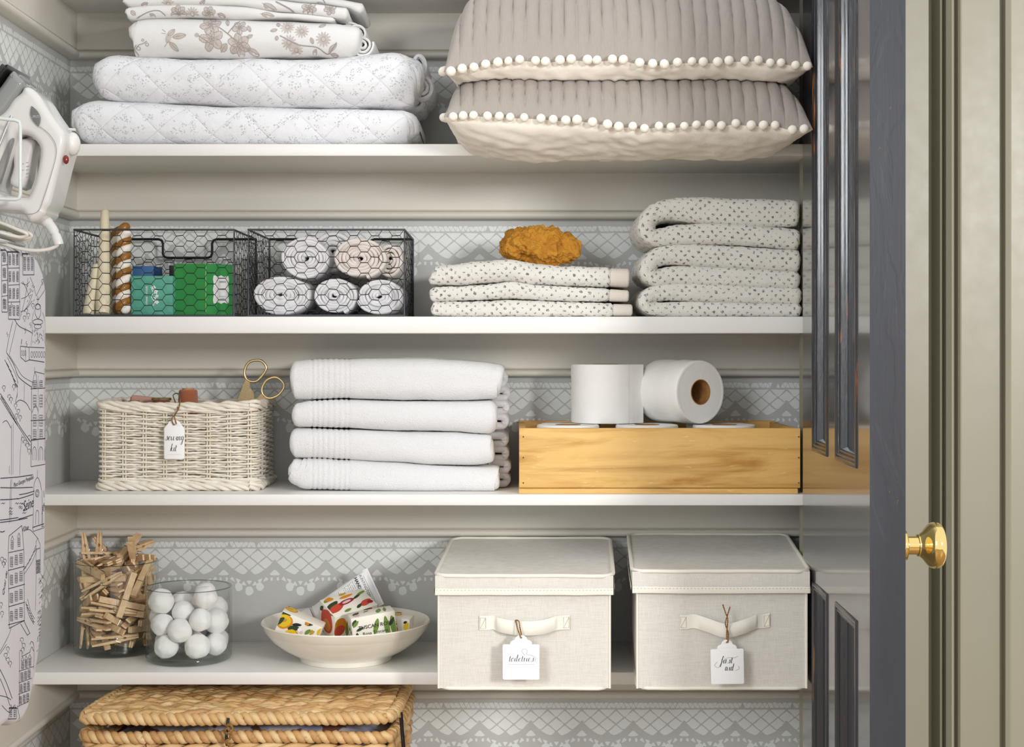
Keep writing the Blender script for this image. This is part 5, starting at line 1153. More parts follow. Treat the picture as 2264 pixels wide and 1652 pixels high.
# cotton balls
m_cot = NT('cotton_wool').set(Roughness=1, Sheen_Weight=.6, Sheen_Roughness=.5, Subsurface_Weight=.25, Subsurface_Radius=(.01, .01, .01)); m_cot.base(col('fbf9f9')); m_cot.bump(m_cot.noise(m_cot.coord(), 160, 4, .7), .35, .002); m_cot = m_cot.m
vars_ = []
for k in range(4):
    mb = MB(); mb.ball((0, 0, 0), 1, 4, disp=lambda c: .10*noise.noise(c*1.6+Vector((k*7, 0, 0)))+.03*noise.noise(c*4+Vector((k, 0, 0)))+.015*noise.noise(c*11)+.012*noise.noise(c*24)); vars_.append(mb)
cot = []
for i, (x, y, z, r) in enumerate(BALLS):
    if i == 0 or i < 4: o = vars_[i].build('cotton_ball', m_cot, base=Vector((0, 0, 0)), smooth=80); cot.append(o)
    else: o = cot[i % 4].copy(); SC.collection.objects.link(o)
    o.location = c2_+Vector((x, y, z+.0098)); o.scale = (r*1.03,)*3; o.rotation_euler = (rn.random()*6, rn.random()*6, rn.random()*6)
    h = 'bottom layer' if z < .036 else 'middle layers' if z < .075 else 'top layer'; sd = 'left side' if x < -.015 else 'right side' if x > .015 else 'middle'
    fb = 'touching the front glass' if y < -.025 else 'at the back' if y > .02 else 'inside'
    tag(o, 'white cotton ball %s, %s of the jar, %s' % (fb, h, sd), 'cotton ball', 'cotton balls %s, %s %s' % (fb, h, sd))
# bowl
m_bowl = M('cream_glaze', 'efebdf', .25, coat=.5, var=('e9e3d3', 12, .4, .7)); bc = Vector((X(765, 2.375), 2.375, S4))
mb = MB(); bp = [(0, .003), (.066, .003), (.068, 0), (.0725, .0004), (.0740, .008), (.083, .0115), (.100, .021), (.1155, .033), (.1262, .046), (.1272, .0475), (.1280, .0480), (.1325, .0585), (.1338, .0605), (.1325, .0622), (.1298, .0605), (.122, .047), (.108, .032), (.090, .020), (.065, .0125), (0, .0095)]
mb.lathe(bp, 96, bc); tag(mb.build('bowl', m_bowl, smooth=50), 'wide shallow cream ceramic bowl holding wrapped soaps and a tube', 'bowl')
# soaps
pal = {'paper': 'f1ecdf', 'yel': 'e7c021', 'org': 'd98a1c', 'red': 'cf4a35', 'dred': '9c2430', 'grn': '6f8f3c', 'dgrn': '2f4327', 'blk': '25232a', 'pink': 'e3c3c6', 'gold': 'c49a35', 'gry': '8a8a90', 'wht': 'fbfbf8'}
PK = list(pal); pm_ = [M('print_'+k if k != 'paper' else 'wrapping_paper', pal[k], .45) for k in PK]; ix = {k: i for i, k in enumerate(PK)}
def leaf2(x0, y0, x1, y1, w): return shp_fan(((x0+x1)/2, (y0+y1)/2), [tuple(p) for p in chaikin([(x0, y0), (x0*.55+x1*.45-(y1-y0)*w, y0*.55+y1*.45+(x1-x0)*w), (x1, y1), (x0*.55+x1*.45+(y1-y0)*w, y0*.55+y1*.45-(x1-x0)*w)], 2)])
def soap(c, size, rot, lab, faces, k=1.0):
    """faces: {'front'|'left'|'top'|'right': [(colour, shape in mm from the face centre)]}"""
    t = thing('wrapped_soap', c, lab, 'soap', 'wrapped soaps in the bowl'); R3 = rot.to_matrix(); w, d, h = size; mb = MB(); mb.box((0, 0, 0), size, .0018, seg=2)
    FR = {'front': ((0, -d/2, 0), (1, 0, 0), (0, 0, 1)), 'top': ((0, 0, h/2), (1, 0, 0), (0, 1, 0)), 'left': ((-w/2, 0, 0), (0, -1, 0), (0, 0, 1)), 'right': ((w/2, 0, 0), (0, 1, 0), (0, 0, 1))}
    lim = {'front': (w/2-.0012, h/2-.0012), 'top': (w/2-.0012, d/2-.0012), 'left': (d/2-.0012, h/2-.0012), 'right': (d/2-.0012, h/2-.0012)}
    for f, shapes in faces.items():
        o, eu, ev = (Vector(q) for q in FR[f]); n = eu.cross(ev); lu, lv = lim[f]
        for li, (cn, (vs, fs)) in enumerate(shapes):
            v2, f2 = subdiv(vs, fs, 3.0); v2 = [(max(-lu, min(lu, k*p[0]*.001)), max(-lv, min(lv, k*p[1]*.001))) for p in v2]
            ff = []
            for q in f2:
                a, b, c_ = (Vector(v2[k]) for k in q); ar = (b-a).cross(c_-a)
                if abs(ar) > 1e-9: ff.append(q if ar > 0 else q[::-1])
            mb.add([o+n*(.00015+.00006*li)+eu*a+ev*b for a, b in v2], ff, m=ix[cn])
    for i in range(len(mb.v)): mb.v[i] = R3 @ mb.v[i]+Vector(c)
    mb.build('printed_wrapper', pm_, t, smooth=30); return t
E_ = lambda cx, cy, rx, ry, rot=0, n=18: shp_fan((cx, cy), ell(cx, cy, rx, ry, n, rot, .05, cx))
def lemon(cx, cy, r): return [('dgrn', leaf2(cx-r, cy+r*.6, cx+r*.9, cy+r*1.5, .25)), ('org', E_(cx, cy, r, r*.86, .4)), ('yel', E_(cx-r*.1, cy+r*.08, r*.88, r*.72, .4)), ('gold', E_(cx-r*.2, cy+r*.1, r*.5, r*.25, .4))]
F1 = lemon(-22, 6, 12)+lemon(-6, -8, 10)+[('dgrn', leaf2(-34, -6, -22, 14, .2)), ('blk', leaf2(-12, 6, 4, 12, .18)), ('grn', leaf2(-30, -20, -16, -8, .2))]+[('gold', E_(18, 8, 2, 3)), ('org', E_(24, -8, 4, 4)), ('pink', E_(24, -4, 2.4, 3)), ('gold', leaf2(16, 2, 22, 12, .2)), ('dgrn', leaf2(28, -12, 36, -2, .22))]
F1 += [('dgrn', leaf2(4, 14, 18, 19, .2)), ('yel', E_(30, 12, 5, 6)), ('grn', leaf2(10, 0, 16, 12, .25)), ('org', E_(8, 17, 3, 3)), ('gold', leaf2(20, -4, 34, 2, .2)), ('wht', E_(2, 4, 3, 3)), ('pink', E_(5, 2, 2, 2))]
soap(P(662, 1391, 2.335), (.068, .030, .044), Euler((.12, .40, -.02)), 'wrapped soap printed with yellow lemons, at the left of the bowl', {'front': F1, 'top': lemon(-20, 4, 9)+[('org', leaf2(-34, -4, -26, 10, .3))]}, 1.15)
F2 = [('org', E_(-22, 2, 9, 14)), ('red', E_(-22, -3, 7.5, 8)), ('grn', leaf2(-10, -18, -12, 12, .12)), ('dgrn', leaf2(-6, -20, -4, 14, .05)), ('gold', E_(0, -14, 4, 5)), ('org', leaf2(0, -10, 2, 16, .04)), ('red', E_(17, 0, 9, 19)), ('org', E_(16, 6, 5, 9)), ('dgrn', leaf2(8, 17, 22, 20, .2))]
F2L = [('red', E_(2, 2, 14, 16)), ('org', E_(3, -3, 8, 8)), ('dgrn', leaf2(-16, 6, -8, 18, .25)), ('dred', E_(-10, -18, 6, 6)), ('pink', E_(-9, -17, 3, 3)), ('dgrn', leaf2(2, -24, -14, -14, .2)), ('grn', leaf2(8, 16, 18, 22, .2))]
F2T = [('dgrn', leaf2(-36, -6, -8, 10, .18)), ('red', leaf2(-36, -12, -2, 4, .2)), ('dred', E_(-2, 2, 12, 4, .2)), ('pink', E_(-2, 2, 7, 2, .2)), ('org', leaf2(-10, 10, 16, 13, .12)), ('dgrn', leaf2(6, 2, 24, 10, .12)), ('grn', leaf2(14, 8, 34, 13, .12))]
F2T += [('red', leaf2(8, -14, 30, -4, .25)), ('dgrn', leaf2(2, -16, 14, -8, .2)), ('dred', E_(24, -10, 4, 3)), ('grn', leaf2(-30, 10, -14, 18, .2)), ('org', E_(-20, 14, 6, 3)), ('gold', leaf2(-6, 16, 8, 18, .2)), ('grn', leaf2(-16, -16, -2, -12, .2))]
soap(P(768, 1360, 2.378), (.078, .050, .050), Euler((.45, -.16, .62)), 'wrapped soap printed with red pomegranates, in the middle of the bowl', {'front': F2, 'left': F2L, 'top': F2T}, 1.3)
tus = text2d('TUSCAN ROSE', 8.2, 0, 1.0, .08); ros = text2d('Rosa Toscana', 7.2, 0, 1.0)
F3 = [('grn', leaf2(8, 20, -2, -12, .16)), ('grn', leaf2(18, 24, 22, -26, .11)), ('dgrn', leaf2(-26, -26, -28, 4, .16)), ('dgrn', leaf2(-28, -20, -12, -14, .22)), ('grn', leaf2(-34, 8, -22, 20, .2)), ('dgrn', leaf2(-30, 2, -14, 8, .18)), ('blk', sh_tf(tus, 2, 4)), ('blk', sh_tf(ros, 1, -6)), ('gry', shp_line([(-14, -12), (10, -12)], .7))]
F3L = [('dgrn', leaf2(-8, -2, 8, 14, .3)), ('grn', leaf2(-6, 2, 8, 8, .2)), ('pink', E_(2, -12, 7, 10)), ('wht', E_(2, -11, 5, 8)), ('wht', E_(2, 10, 5, 5)), ('dgrn', leaf2(-8, -24, -4, -8, .2)), ('gold', leaf2(-12, -20, -8, -6, .2)), ('dgrn', leaf2(6, -4, 12, 4, .3))]
F3R = [('dred', leaf2(-10, -18, -4, 4, .2)), ('dgrn', leaf2(2, -16, 10, 4, .2)), ('pink', E_(-2, -14, 5, 5))]
F3T = [('grn', leaf2(8, -14, 16, 12, .2)), ('grn', leaf2(20, -14, 24, 14, .12)), ('dgrn', leaf2(-30, -6, -16, 10, .25)), ('pink', E_(-24, -8, 5, 5)), ('grn', leaf2(-12, 2, 0, 10, .2))]
F3[:0] = [('grn', leaf2(28, 22, 32, -22, .14)), ('dgrn', leaf2(22, 0, 34, 16, .2)), ('pink', E_(-30, -14, 5, 7)), ('dgrn', leaf2(-34, 10, -26, 22, .3)), ('wht', E_(-28, -10, 3, 4))]
soap(P(823, 1386, 2.318), (.070, .032, .048), Euler((.10, -.13, .30)), 'wrapped rose soap with green leaves and its name, at the front of the bowl', {'front': F3, 'left': F3L, 'right': F3R, 'top': F3T})
F4 = lemon(-4, 2, 6)+[('dgrn', leaf2(10, -14, 16, 8, .3)), ('yel', E_(14, 8, 5, 6)), ('blk', leaf2(8, 12, 14, 16, .3)), ('gold', leaf2(4, -16, 12, -6, .3)), ('pink', leaf2(-14, 12, 2, 13, .1))]
soap(P(882, 1390, 2.355), (.040, .028, .044), Euler((.12, .12, -.2)), 'small wrapped soap with lemons, at the right end of the bowl', {'front': F4, 'top': F4[:3]}, 1.2)
# hand cream tube
m_tube = M('white_tube_plastic', 'f3f3f4', .35); yT = 2.435; A = P(673, 1372, yT-.01); B = P(828, 1297, yT+.008); axd = (B-A).normalized(); wd = axd.cross(Vector((0, 1, 0))).normalized()
if wd.z > 0: wd = -wd
td = wd.cross(axd).normalized(); 
if td.y > 0: td = -td
L_ = (B-A).length
tb = thing('cream_tube', A, 'white tube of hand cream leaning out of the bowl behind the soaps', 'tube')
def tubept(i, j):
    s = .16+.84*i; a = 2*pi*j; w_ = lerp(.0150, .0325, max(0, (i-.05))**.9); d_ = .0150*sqrt(max(0, 1-i**1.6))+.0006
    return A+axd*L_*s+wd*cos(a)*w_+td*sin(a)*d_
mb = MB(); mb.grid(tubept, 40, 48); trb = mb.bvh()
mb.add([B+wd*a-axd*.007+td*b for a, b in ((-.0325, .0009), (.0325, .0009), (.0325, -.0009), (-.0325, -.0009))]+[B+wd*a+axd*.002+td*b for a, b in ((-.0325, .0006), (.0325, .0006), (.0325, -.0006), (-.0325, -.0006))], [(0, 1, 5, 4), (1, 2, 6, 5), (2, 3, 7, 6), (3, 0, 4, 7), (4, 5, 6, 7)])
L2 = [sh_tf(text2d('HUNTINGTON SOAP', .0062, 0, 1, 0), -.0005, L_-.0155), sh_tf(text2d('HAND & BODY', .0068, 0, 1, .0003), -.004, L_-.0245), sh_tf(text2d('WILD', .0072, 0, 1, .0003), .0, L_*.42)]
rn = random.Random(8); fine = []
for k in range(15):
    v = L_-.029-k*.0031
    if v < L_*.50: break
    u = -.024+.001*k*.6
    while u < .024-.0006*k: w_ = rn.uniform(.003, .008); fine.append(shp_line([(u, v), (u+w_, v)], .0006)); u += w_+.0012
for k in range(3): v = L_*.38-k*.0035; fine.append(shp_line([(-.013, v), (.013, v)], .0005))
for v in (L_*.49, L_*.41, L_-.026, L_-.009): fine.append(shp_line([(-.024, v), (.024, v)], .0004))
decal(mb, trb, L2+fine, A+td*.05, wd, axd, 1, .0002, maxlen=.01) if wd.cross(axd).dot(td) > 0 else None
mb.build('tube_body', [m_tube, M('black_print', '2a2a2c', .5)], tb, smooth=60)
mb = MB(); Rc = Matrix((wd, td, axd)).transposed(); mb.lathe([(0, -.006), (.0135, -.006), (.0150, -.004), (.0158, .012), (.0150, .0158), (0, .0158)], 40, A, Rc); mb.build('cap', m_tube, tb, smooth=50)
# ---- canvas storage boxes
def canvas():
    t = NT('natural_canvas'); co = t.coord(); t.set(Roughness=.9, Sheen_Weight=.15); a = t.noise(t.map(co, (60, 60, 1400)), 1, 3); b = t.noise(t.map(co, (1400, 1400, 60)), 1, 3)
    f = t.math('MULTIPLY', t.ramp(t.math('ADD', a, b), .85, 1.3), .75); t.base(t.mix(f, col('dedad2'), col('c6c1b8'))); t.bump(t.math('ADD', a, b), .3, .0005); t.bump(t.noise(co, 14, 3), .25, .004); return t.m
m_canv = canvas(); m_pipe = M('cream_cotton_piping', 'ece8dc', .9, bump=(800, .4, .0008)); m_stitch = M('stitching', 'c9c2b0', .9)
def quadbox(mb, lo, hi, z0, z1, n=14, puff=.003, seed=0, m=0, open_bottom=False):
    """box between four floor corners (FL, FR, BR, BL) with slightly bulging sides"""
    c = (lo, hi)
    def side(a, b, k):
        nrm = Vector((b.y-a.y, a.x-b.x, 0)).normalized()
        def fn(i, j):
            p = Vector(a).lerp(Vector(b), i); z = lerp(z0(p) if callable(z0) else z0, z1(p) if callable(z1) else z1, j)
            bl = puff*sin(pi*i)*sin(pi*j)+.0012*noise.noise(Vector((p.x*18+seed, p.y*18, z*18)))*sin(pi*i); q = Vector((p.x, p.y, z))+nrm*bl; return q
        mb.grid(fn, n, n, m=m)
    for k in range(4): side(Vector((*lo[k], 0)), Vector((*lo[(k+1) % 4], 0)), k)
def canvas_box(lab, body, lid, zlt, zlb, handle, seed, grp='lidded canvas storage boxes'):
    cen = sum((Vector((*p, 0)) for p in body), Vector())/4
    t = thing('storage_box', (cen.x, cen.y, S4), lab, 'box', grp)
    b3 = [Vector((*p, 0)) for p in body]; l3 = [Vector((*p, 0)) for p in lid]
    zb = lambda p: S4+.0034 if p.y > YF-.02 else S4+.0034-.0035*(YF-.02-p.y)/.09
    mb = MB(); quadbox(mb, body, None, zb, zlb+.02, seed=seed); mb.add([Vector((p.x, p.y, zb(p))) for p in b3], [(3, 2, 1, 0)]); mb.build('canvas_body', m_canv, t, smooth=50)
    ztop = lambda p: zlt+(zlt*0+.0125)*(p.y-lid[0][1])/(lid[3][1]-lid[0][1])
    mb = MB(); quadbox(mb, lid, None, lambda p: ztop(p)-(zlt-zlb), ztop, puff=.0015, seed=seed+4)
    def topf(i, j):
        a = l3[0].lerp(l3[1], i); b = l3[3].lerp(l3[2], i); p = a.lerp(b, j); return Vector((p.x, p.y, ztop(p)-.004*sin(pi*i)*sin(pi*j)+.001*noise.noise(Vector((p.x*14, p.y*14, seed)))))
    mb.grid(topf, 24, 24); mb.build('lid', m_canv, t, smooth=50)
    mb = MB(); rr = .0031
    def loop(pts, zf, r=rr, wob=.0008):
        q = []
        for k in range(4):
            a, b = pts[k], pts[(k+1) % 4]
            for i in range(14):
                p = a.lerp(b, (i+.5)/14*.98+.01); q.append(Vector((p.x, p.y, zf(p)+wob*noise.noise(Vector((p.x*22, p.y*22, seed))))))
        mb.tube(chaikin(q, 1), r, 8, closed=True)
    loop(l3, ztop); loop(b3, lambda p: zb(p)+.0006-.001, .0027); mb.build('piping', m_pipe, t, smooth=70)
    mb = MB()
    for k in range(4):   # hem band round the bottom of the lid
        a, b = l3[k], l3[(k+1) % 4]; nrm = Vector((b.y-a.y, a.x-b.x, 0)).normalized()
        mb.grid(lambda i, j: (lambda p: Vector((p.x, p.y, ztop(p)-(zlt-zlb)+lerp(-.001, .0085, j)+.0008*noise.noise(Vector((p.x*22, p.y*22, seed+2)))))+nrm*(.0012+.0006*sin(pi*j)+.0015*sin(pi*i)))(a.lerp(b, i)), 24, 4)
    mb.build('lid_hem', m_pipe, t, smooth=70)
    mb = MB(); a, b = l3[0], l3[1]
    for k in range(50):
        p = a.lerp(b, (k+.3)/50); q = a.lerp(b, (k+.75)/50); o = Vector((0, -.0026-.0015*sin(pi*k/50), 0)); z = lambda v: ztop(v)-(zlt-zlb)+.0062; mb.tube([Vector((p.x, p.y, z(p)))+o, Vector((q.x, q.y, z(q)))+o], .00035, 4)
    mb.build('stitching', m_stitch, t)
    mb = MB(); fr = b3[1]; mb.tube([Vector((fr.x, fr.y-.0005, lerp(zb(fr), zlb+.01, k/10))) for k in range(11)], .0019, 8); mb.build('corner_piping', m_pipe, t, smooth=70); mb = MB(); fr = b3[0]; mb.tube([Vector((fr.x, fr.y-.0005, lerp(zb(fr), zlb+.01, k/10))) for k in range(11)], .0019, 8); mb.build('corner_piping', m_pipe, t, smooth=70)
    # strap handle
    hp = catmull([Vector((a, b, c)) for a, b, c in handle], 8); yfr = body[0][1]-.0045; hw = 15.5; mb = MB(); n = len(hp)
    def strap(i, j):
        f = i*(n-1); k = min(int(f), n-2); p = hp[k].lerp(hp[k+1], f-k); y = yfr-p.z-.0005; s = (j*2-1)
        return Vector((X(p.x, y), y-(.0035*(1-s*s) if p.z > .004 else 0), Z(p.y-s*hw, y)))
    mb.grid(strap, 60, 8); st = len(mb.v); mb.grid(lambda i, j: strap(i, j)+Vector((0, .0016, 0)), 60, 8, flip=True)
    mb.build('strap_handle', m_pipe, t, smooth=70)
    mb = MB()
    for e0, e1 in ((0, .13), (.87, 1)):
        q = [strap(lerp(e0, e1, a), b)+Vector((0, -.0008, 0)) for a, b in ((.15, .12), (.85, .12), (.85, .88), (.15, .88), (.15, .12), (.85, .88))]; mb.tube(q, .0003, 4)
    mb.build('handle_stitching', m_stitch, t)
    return t
yb = 2.17
body1 = [(X(970, yb), yb), (X(1348, yb), yb), (.156, 2.485), (-.096, 2.485)]; lid1 = [(X(962, yb-.008), yb-.008), (X(1356, yb-.008), yb-.008), (.164, 2.492), (-.100, 2.492)]
canvas_box('cream canvas storage box whose tag reads toiletries, beside the bowl', body1, lid1, Z(1272, yb), Z(1312, yb), [(1060, 1378, 0), (1076, 1378, 0), (1092, 1377, .001), (1110, 1384, .010), (1150, 1390, .017), (1195, 1388, .015), (1228, 1379, .004), (1244, 1377, .0), (1260, 1376, 0)], 1)
body2 = [(X(1409, yb), yb), (.428, yb), (.446, 2.485), (.200, 2.485)]; lid2 = [(X(1398, yb-.008), yb-.008), (.4315, yb-.008), (.458, 2.492), (.194, 2.492)]
canvas_box('cream canvas storage box whose tag reads first aid, next to the dark door', body2, lid2, Z(1262, yb), Z(1308, yb), [(1503, 1376, 0), (1519, 1376, 0), (1536, 1374, .001), (1565, 1383, .010), (1605, 1395, .017), (1645, 1386, .014), (1672, 1375, .004), (1687, 1374, 0), (1702, 1371, 0)], 2)
def scal_tag(cx, cy, w, h, y, word_sets, lab, tw, rot=0):
    s = y/F; W = w/2*s; H = h*s; o = []
    o += [(-W+3*s, -H), (W-3*s, -H), (W-1*s, -H+1*s), (W, -H+3*s), (W, -17*s), (W-1*s, -14.5*s), (W-3*s, -14*s), (W*.60, -14*s)]
    o += [(W*.58, -9*s), (W*.50, -6*s), (W*.36, -4*s), (W*.28, 2*s), (W*.14, 6*s), (-W*.14, 6*s), (-W*.28, 2*s), (-W*.36, -4*s), (-W*.50, -6*s), (-W*.58, -9*s), (-W*.60, -14*s), (-W+3*s, -14*s), (-W+1*s, -14.5*s), (-W, -17*s), (-W, -H+3*s), (-W+1*s, -H+1*s)]
    return hang_tag(P(cx, cy, y), rot, o, (0, 0), word_sets(s), lab, tw, y)
yt = 2.138
scal_tag(1152, 1411, 81, 92, yt, lambda s: [(script('toiletries', 1*s, -52*s, 8.2*s, .2, .11, 1.4), 1), ([shp_line([(-29*s, -58*s), (29*s, -58*s)], .0003), shp_line([tuple(p) for p in catmull([(10*s, -40*s), (2*s, -30*s), (6*s, -24*s), (14*s, -28*s), (12*s, -36*s), (22*s, -38*s), (32*s, -44*s), (30*s, -52*s)], 6)], .00035)], 1)],
         'white scalloped tag reading toiletries, hanging on the canvas box handle', [[P(1152, 1411, yt-.002), P(1146, 1395, yt-.002), P(1141, 1378, 2.143), P(1140, 1372, 2.150), P(1147, 1374, 2.143), P(1150, 1390, yt-.001), P(1154, 1411, yt+.002)]])
scal_tag(1607, 1421, 73, 92, yt, lambda s: [(script('first', -1*s, -46*s, 8.6*s, .2, .12, 1.35), 1), (script('aid', 5*s, -62*s, 8.6*s, .2, .12, 1.35), 1), ([shp_line([tuple(p) for p in catmull([(-22*s, -42*s), (-28*s, -50*s), (-20*s, -55*s), (-14*s, -46*s), (0*s, -34*s), (16*s, -34*s), (24*s, -30*s)], 6)], .00035), shp_line([tuple(p) for p in catmull([(18*s, -62*s), (26*s, -58*s), (24*s, -52*s)], 6)], .00035)], 1)],
         'white scalloped tag reading first aid, hanging on the canvas box handle', [[P(1609, 1421, yt-.002), P(1610, 1400, yt-.003), P(1604, 1380, yt-.003), P(1608, 1362, 2.140), P(1614, 1342, 2.138)], [P(1607, 1421, yt+.002), P(1607, 1395, yt-.001), P(1609, 1370, yt-.003), P(1604, 1355, 2.140), P(1598, 1337, 2.138)]], -.02)
# ================================================================== seagrass basket on the lowest shelf
def grass(name, a, b, c):
    t = NT(name); co = t.coord(); t.set(Roughness=.55); f = t.ramp(t.noise(co, 22, 5, .6), .35, .7); f2 = t.ramp(t.noise(co, 60, 3), .6, .75)
    t.base(t.mix(t.math('MULTIPLY', f2, .7), t.mix(f, col(a), col(b)), col(c))); t.bump(t.noise(t.map(co, (200, 200, 200)), 1, 3), .6, .001); return t.m
m_g = [grass('water_hyacinth_gold', 'ddb880', 'c39a63', '8a5a38'), grass('water_hyacinth_pale', 'e4c796', 'd2a970', '9c6a45'), grass('water_hyacinth_tan', 'cfa46a', 'b28350', '744a2e')]
FL, FR, BR, BL = Vector((-.640, 2.205, 0)), Vector((-.178, 2.200, 0)), Vector((-.166, 2.485, 0)), Vector((-.606, 2.485, 0)); zL = Z(1592, 2.2)
gk = thing('seagrass_basket', ((FL+BR)/2).xy.to_3d()+Vector((0, 0, S5)), 'woven golden seagrass basket with a lid, on the lowest shelf', 'basket')
pk = lambda s: (lambda k: (k+s) % 3)
def ring(inset=0, z=0, wob=.002, seed=0, step=.003):
    c = [FL, FR, BR, BL]; cc = sum(c, Vector())/4; q = []
    for k in range(4):
        a, b = c[k], c[(k+1) % 4]; a = a+(cc-a).normalized()*inset*1.4; b = b+(cc-b).normalized()*inset*1.4; q += [a.lerp(b, .04), a.lerp(b, .5), a.lerp(b, .96)]
    q = dens(chaikin(q, 2)+[chaikin(q, 2)[0]], step); return [Vector((p.x, p.y, z+wob*noise.noise(Vector((p.x*8, p.y*8, seed))))) for p in q]
mb = MB(); rope(mb, ring(0, zL+.001, .003, 1), .0095, 2, .0245, m=pk(0), n=9, off=.0045, jit=.25); mb.build('lid_edge', m_g, gk, smooth=70)
mb = MB(); NR = 24
for j in range(NR):
    v = (j+.5)/NR; a = FL.lerp(BL, v); b = FR.lerp(BR, v); q = []
    for i in range(100):
        p = a.lerp(b, i/99*.97+.015); q.append(Vector((p.x, p.y+.002*noise.noise(Vector((p.x*15, j, 0))), zL+.0045+.0030*noise.noise(Vector((p.x*20, j*2.3, 1))))))
    rope(mb, q, .0074, 3, (.10 if j % 2 else -.10), m=pk(j), n=7, off=.0040, jit=1.0, seed=j)
mb.build('lid_weave', m_g, gk, smooth=70)
mb = MB(); rope(mb, ring(0, zL-.026, .003, 3), .0092, 2, .0235, m=pk(1), n=9, off=.0045, jit=.25); mb.build('rim_braid', m_g, gk, smooth=70)
mb = MB()
for j in range(11):
    z = zL-.044-j*.0165
    if z < S5+.008: break
    rope(mb, ring(.002+.0008*j, z, .003, j+5, .005), .0092, 2, .075*(1 if j % 2 else -1), m=pk(j), n=7, off=.0042, jit=.6, seed=j)
mb.build('woven_wall', m_g, gk, smooth=70)
m_bk = M('black_cord', '17161a', .5)
mb = MB(); mb.tube([(X(504, 2.19), 2.193, zL+.004), (X(503, 2.19), 2.185, zL-.008), (X(502, 2.19), 2.184, zL-.022), (X(503, 2.19), 2.186, zL-.034)], .0022, 8)
for s_ in (.002, -.002): mb.tube([(FR.x+.012, FR.y+.03+s_*8, zL-.0), (FR.x+.016, FR.y+.03+s_*8, zL-.05), (FR.x+.014, FR.y+.03+s_*8, S5+.02)], .0016, 6)
mb.build('closing_cord', m_bk, gk, smooth=60)
mb = MB(); q = [P(500, 1606, 2.185), P(508, 1602, 2.180), P(514, 1612, 2.182), P(505, 1622, 2.178), P(496, 1618, 2.184), P(504, 1610, 2.180), P(510, 1630, 2.182), P(500, 1640, 2.181), P(508, 1652, 2.183), P(497, 1665, 2.184)]
rope(mb, dens(catmull(q, 5), .001), .0024, 2, .009, n=6); mb.build('toggle_knot', m_twine, gk, smooth=60)
# cloth inside
def liner():
    t = NT('printed_lilac_cotton'); co = t.coord(); t.set(Roughness=.85); f = t.ramp(t.noise(co, 28, 2), .56, .60); g = t.ramp(t.noise(co, 9, 2), .50, .6)
    t.base(t.mix(f, t.mix(g, col('e8e4ea'), col('a9b1d8')), col('8a5a4c'))); t.bump(t.noise(co, 20, 4), .5, .008); return t.m
m_lin = liner(); mb = MB(); cb = [FL.lerp(BR, .05), FR.lerp(BL, .03), BR.lerp(FL, .03), BL.lerp(FR, .05)]
def clf(i, j):
    a = cb[0].lerp(cb[1], i); b = cb[3].lerp(cb[2], i); p = a.lerp(b, j); e = min(1, 6*min(i, 1-i, j, 1-j)); return Vector((p.x, p.y, zL-.045+e*(.012+.016*i)+.012*noise.noise(Vector((p.x*14, p.y*14, 2)))*e))
mb.grid(clf, 60, 30); mb.add([clf(0, 0), clf(1, 0), clf(1, 1), clf(0, 1)]+[v-Vector((0, 0, .08)) for v in (clf(0, 0), clf(1, 0), clf(1, 1), clf(0, 1))], [(0, 1, 5, 4), (1, 2, 6, 5), (2, 3, 7, 6), (3, 0, 4, 7), (7, 6, 5, 4)])
tag(mb.build('folded_cloth', m_lin, smooth=70), 'folded white and lilac printed cloth showing under the lid of the seagrass basket', 'cloth')

# ================================================================== ironing board, iron and wire holder on the left wall
xb = -.650
def BY(px): return xb*F/(px-1132)           # where a photograph column meets the plane of the board
def bz(py, y): return HC+(HZ-py)*y/F
# outline of the board in its own plane (distance along y, height)
yc = 1.955; right = [(105, 700), (105, 640), (98, 600), (86, 570), (66, 552), (45, 546), (20, 545)]
R_ = [(BY(px), bz(py, BY(px))) for px, py in right]
R2 = [(BY(px), bz(py, BY(px))) for px, py in [(20, 1600), (36, 1604), (52, 1598), (66, 1570), (78, 1510), (90, 1440), (98, 1340), (103, 1200), (105, 1050)]]
ycl = 1.80; topz = bz(545, 1.9); outb = R2+R_+[(2*ycl-y+.0, z) for y, z in R_[::-1]]+[(2*ycl-y, z) for y, z in R2[::-1]]
cl = []
for p in outb:
    if not cl or hypot(p[0]-cl[-1][0], p[1]-cl[-1][1]) > .004: cl.append(p)
def cover_mat():
    t = NT('map_print_cotton'); co = t.coord(); t.set(Roughness=.85); t.base(col('d9d7dc')); t.bump(t.noise(t.map(co, (900, 900, 900)), 1, 2), .12, .0005); t.bump(t.noise(co, 12, 3), .25, .004); return t.m
m_cover = cover_mat(); m_navy2 = M('navy_ink', '23233c', .8)
board = thing('ironing_board', (xb, ycl, min(p[1] for p in cl)), 'ironing board in a pale cover printed with a line drawn city map, on the left', 'ironing board')
mb = MB(); vs, fs = plate([[tuple(p) for p in cl]], .030, .0115, bevres=6); mb.add([(xb-.015+v.z, v.x, v.y) for v in vs], fs)
trb = mb.bvh()
D_ = []   # drawing in photograph pixels, laid onto the board plane
rn = random.Random(12)
def ln(pts, w=1.5, j=.7, cl_=False):
    q = catmull([(a+rn.uniform(-j, j), b+rn.uniform(-j, j)) for a, b in pts], 4, closed=cl_) if len(pts) > 2 else [Vector(p) for p in pts]
    D_.append(([tuple(p) for p in q], w, cl_))
def poly(pts, w=1.5):
    for a, b in zip(pts, pts[1:]): D_.append(([(a[0]+rn.uniform(-.5, .5), a[1]+rn.uniform(-.5, .5)), (b[0]+rn.uniform(-.5, .5), b[1]+rn.uniform(-.5, .5))], w, False))
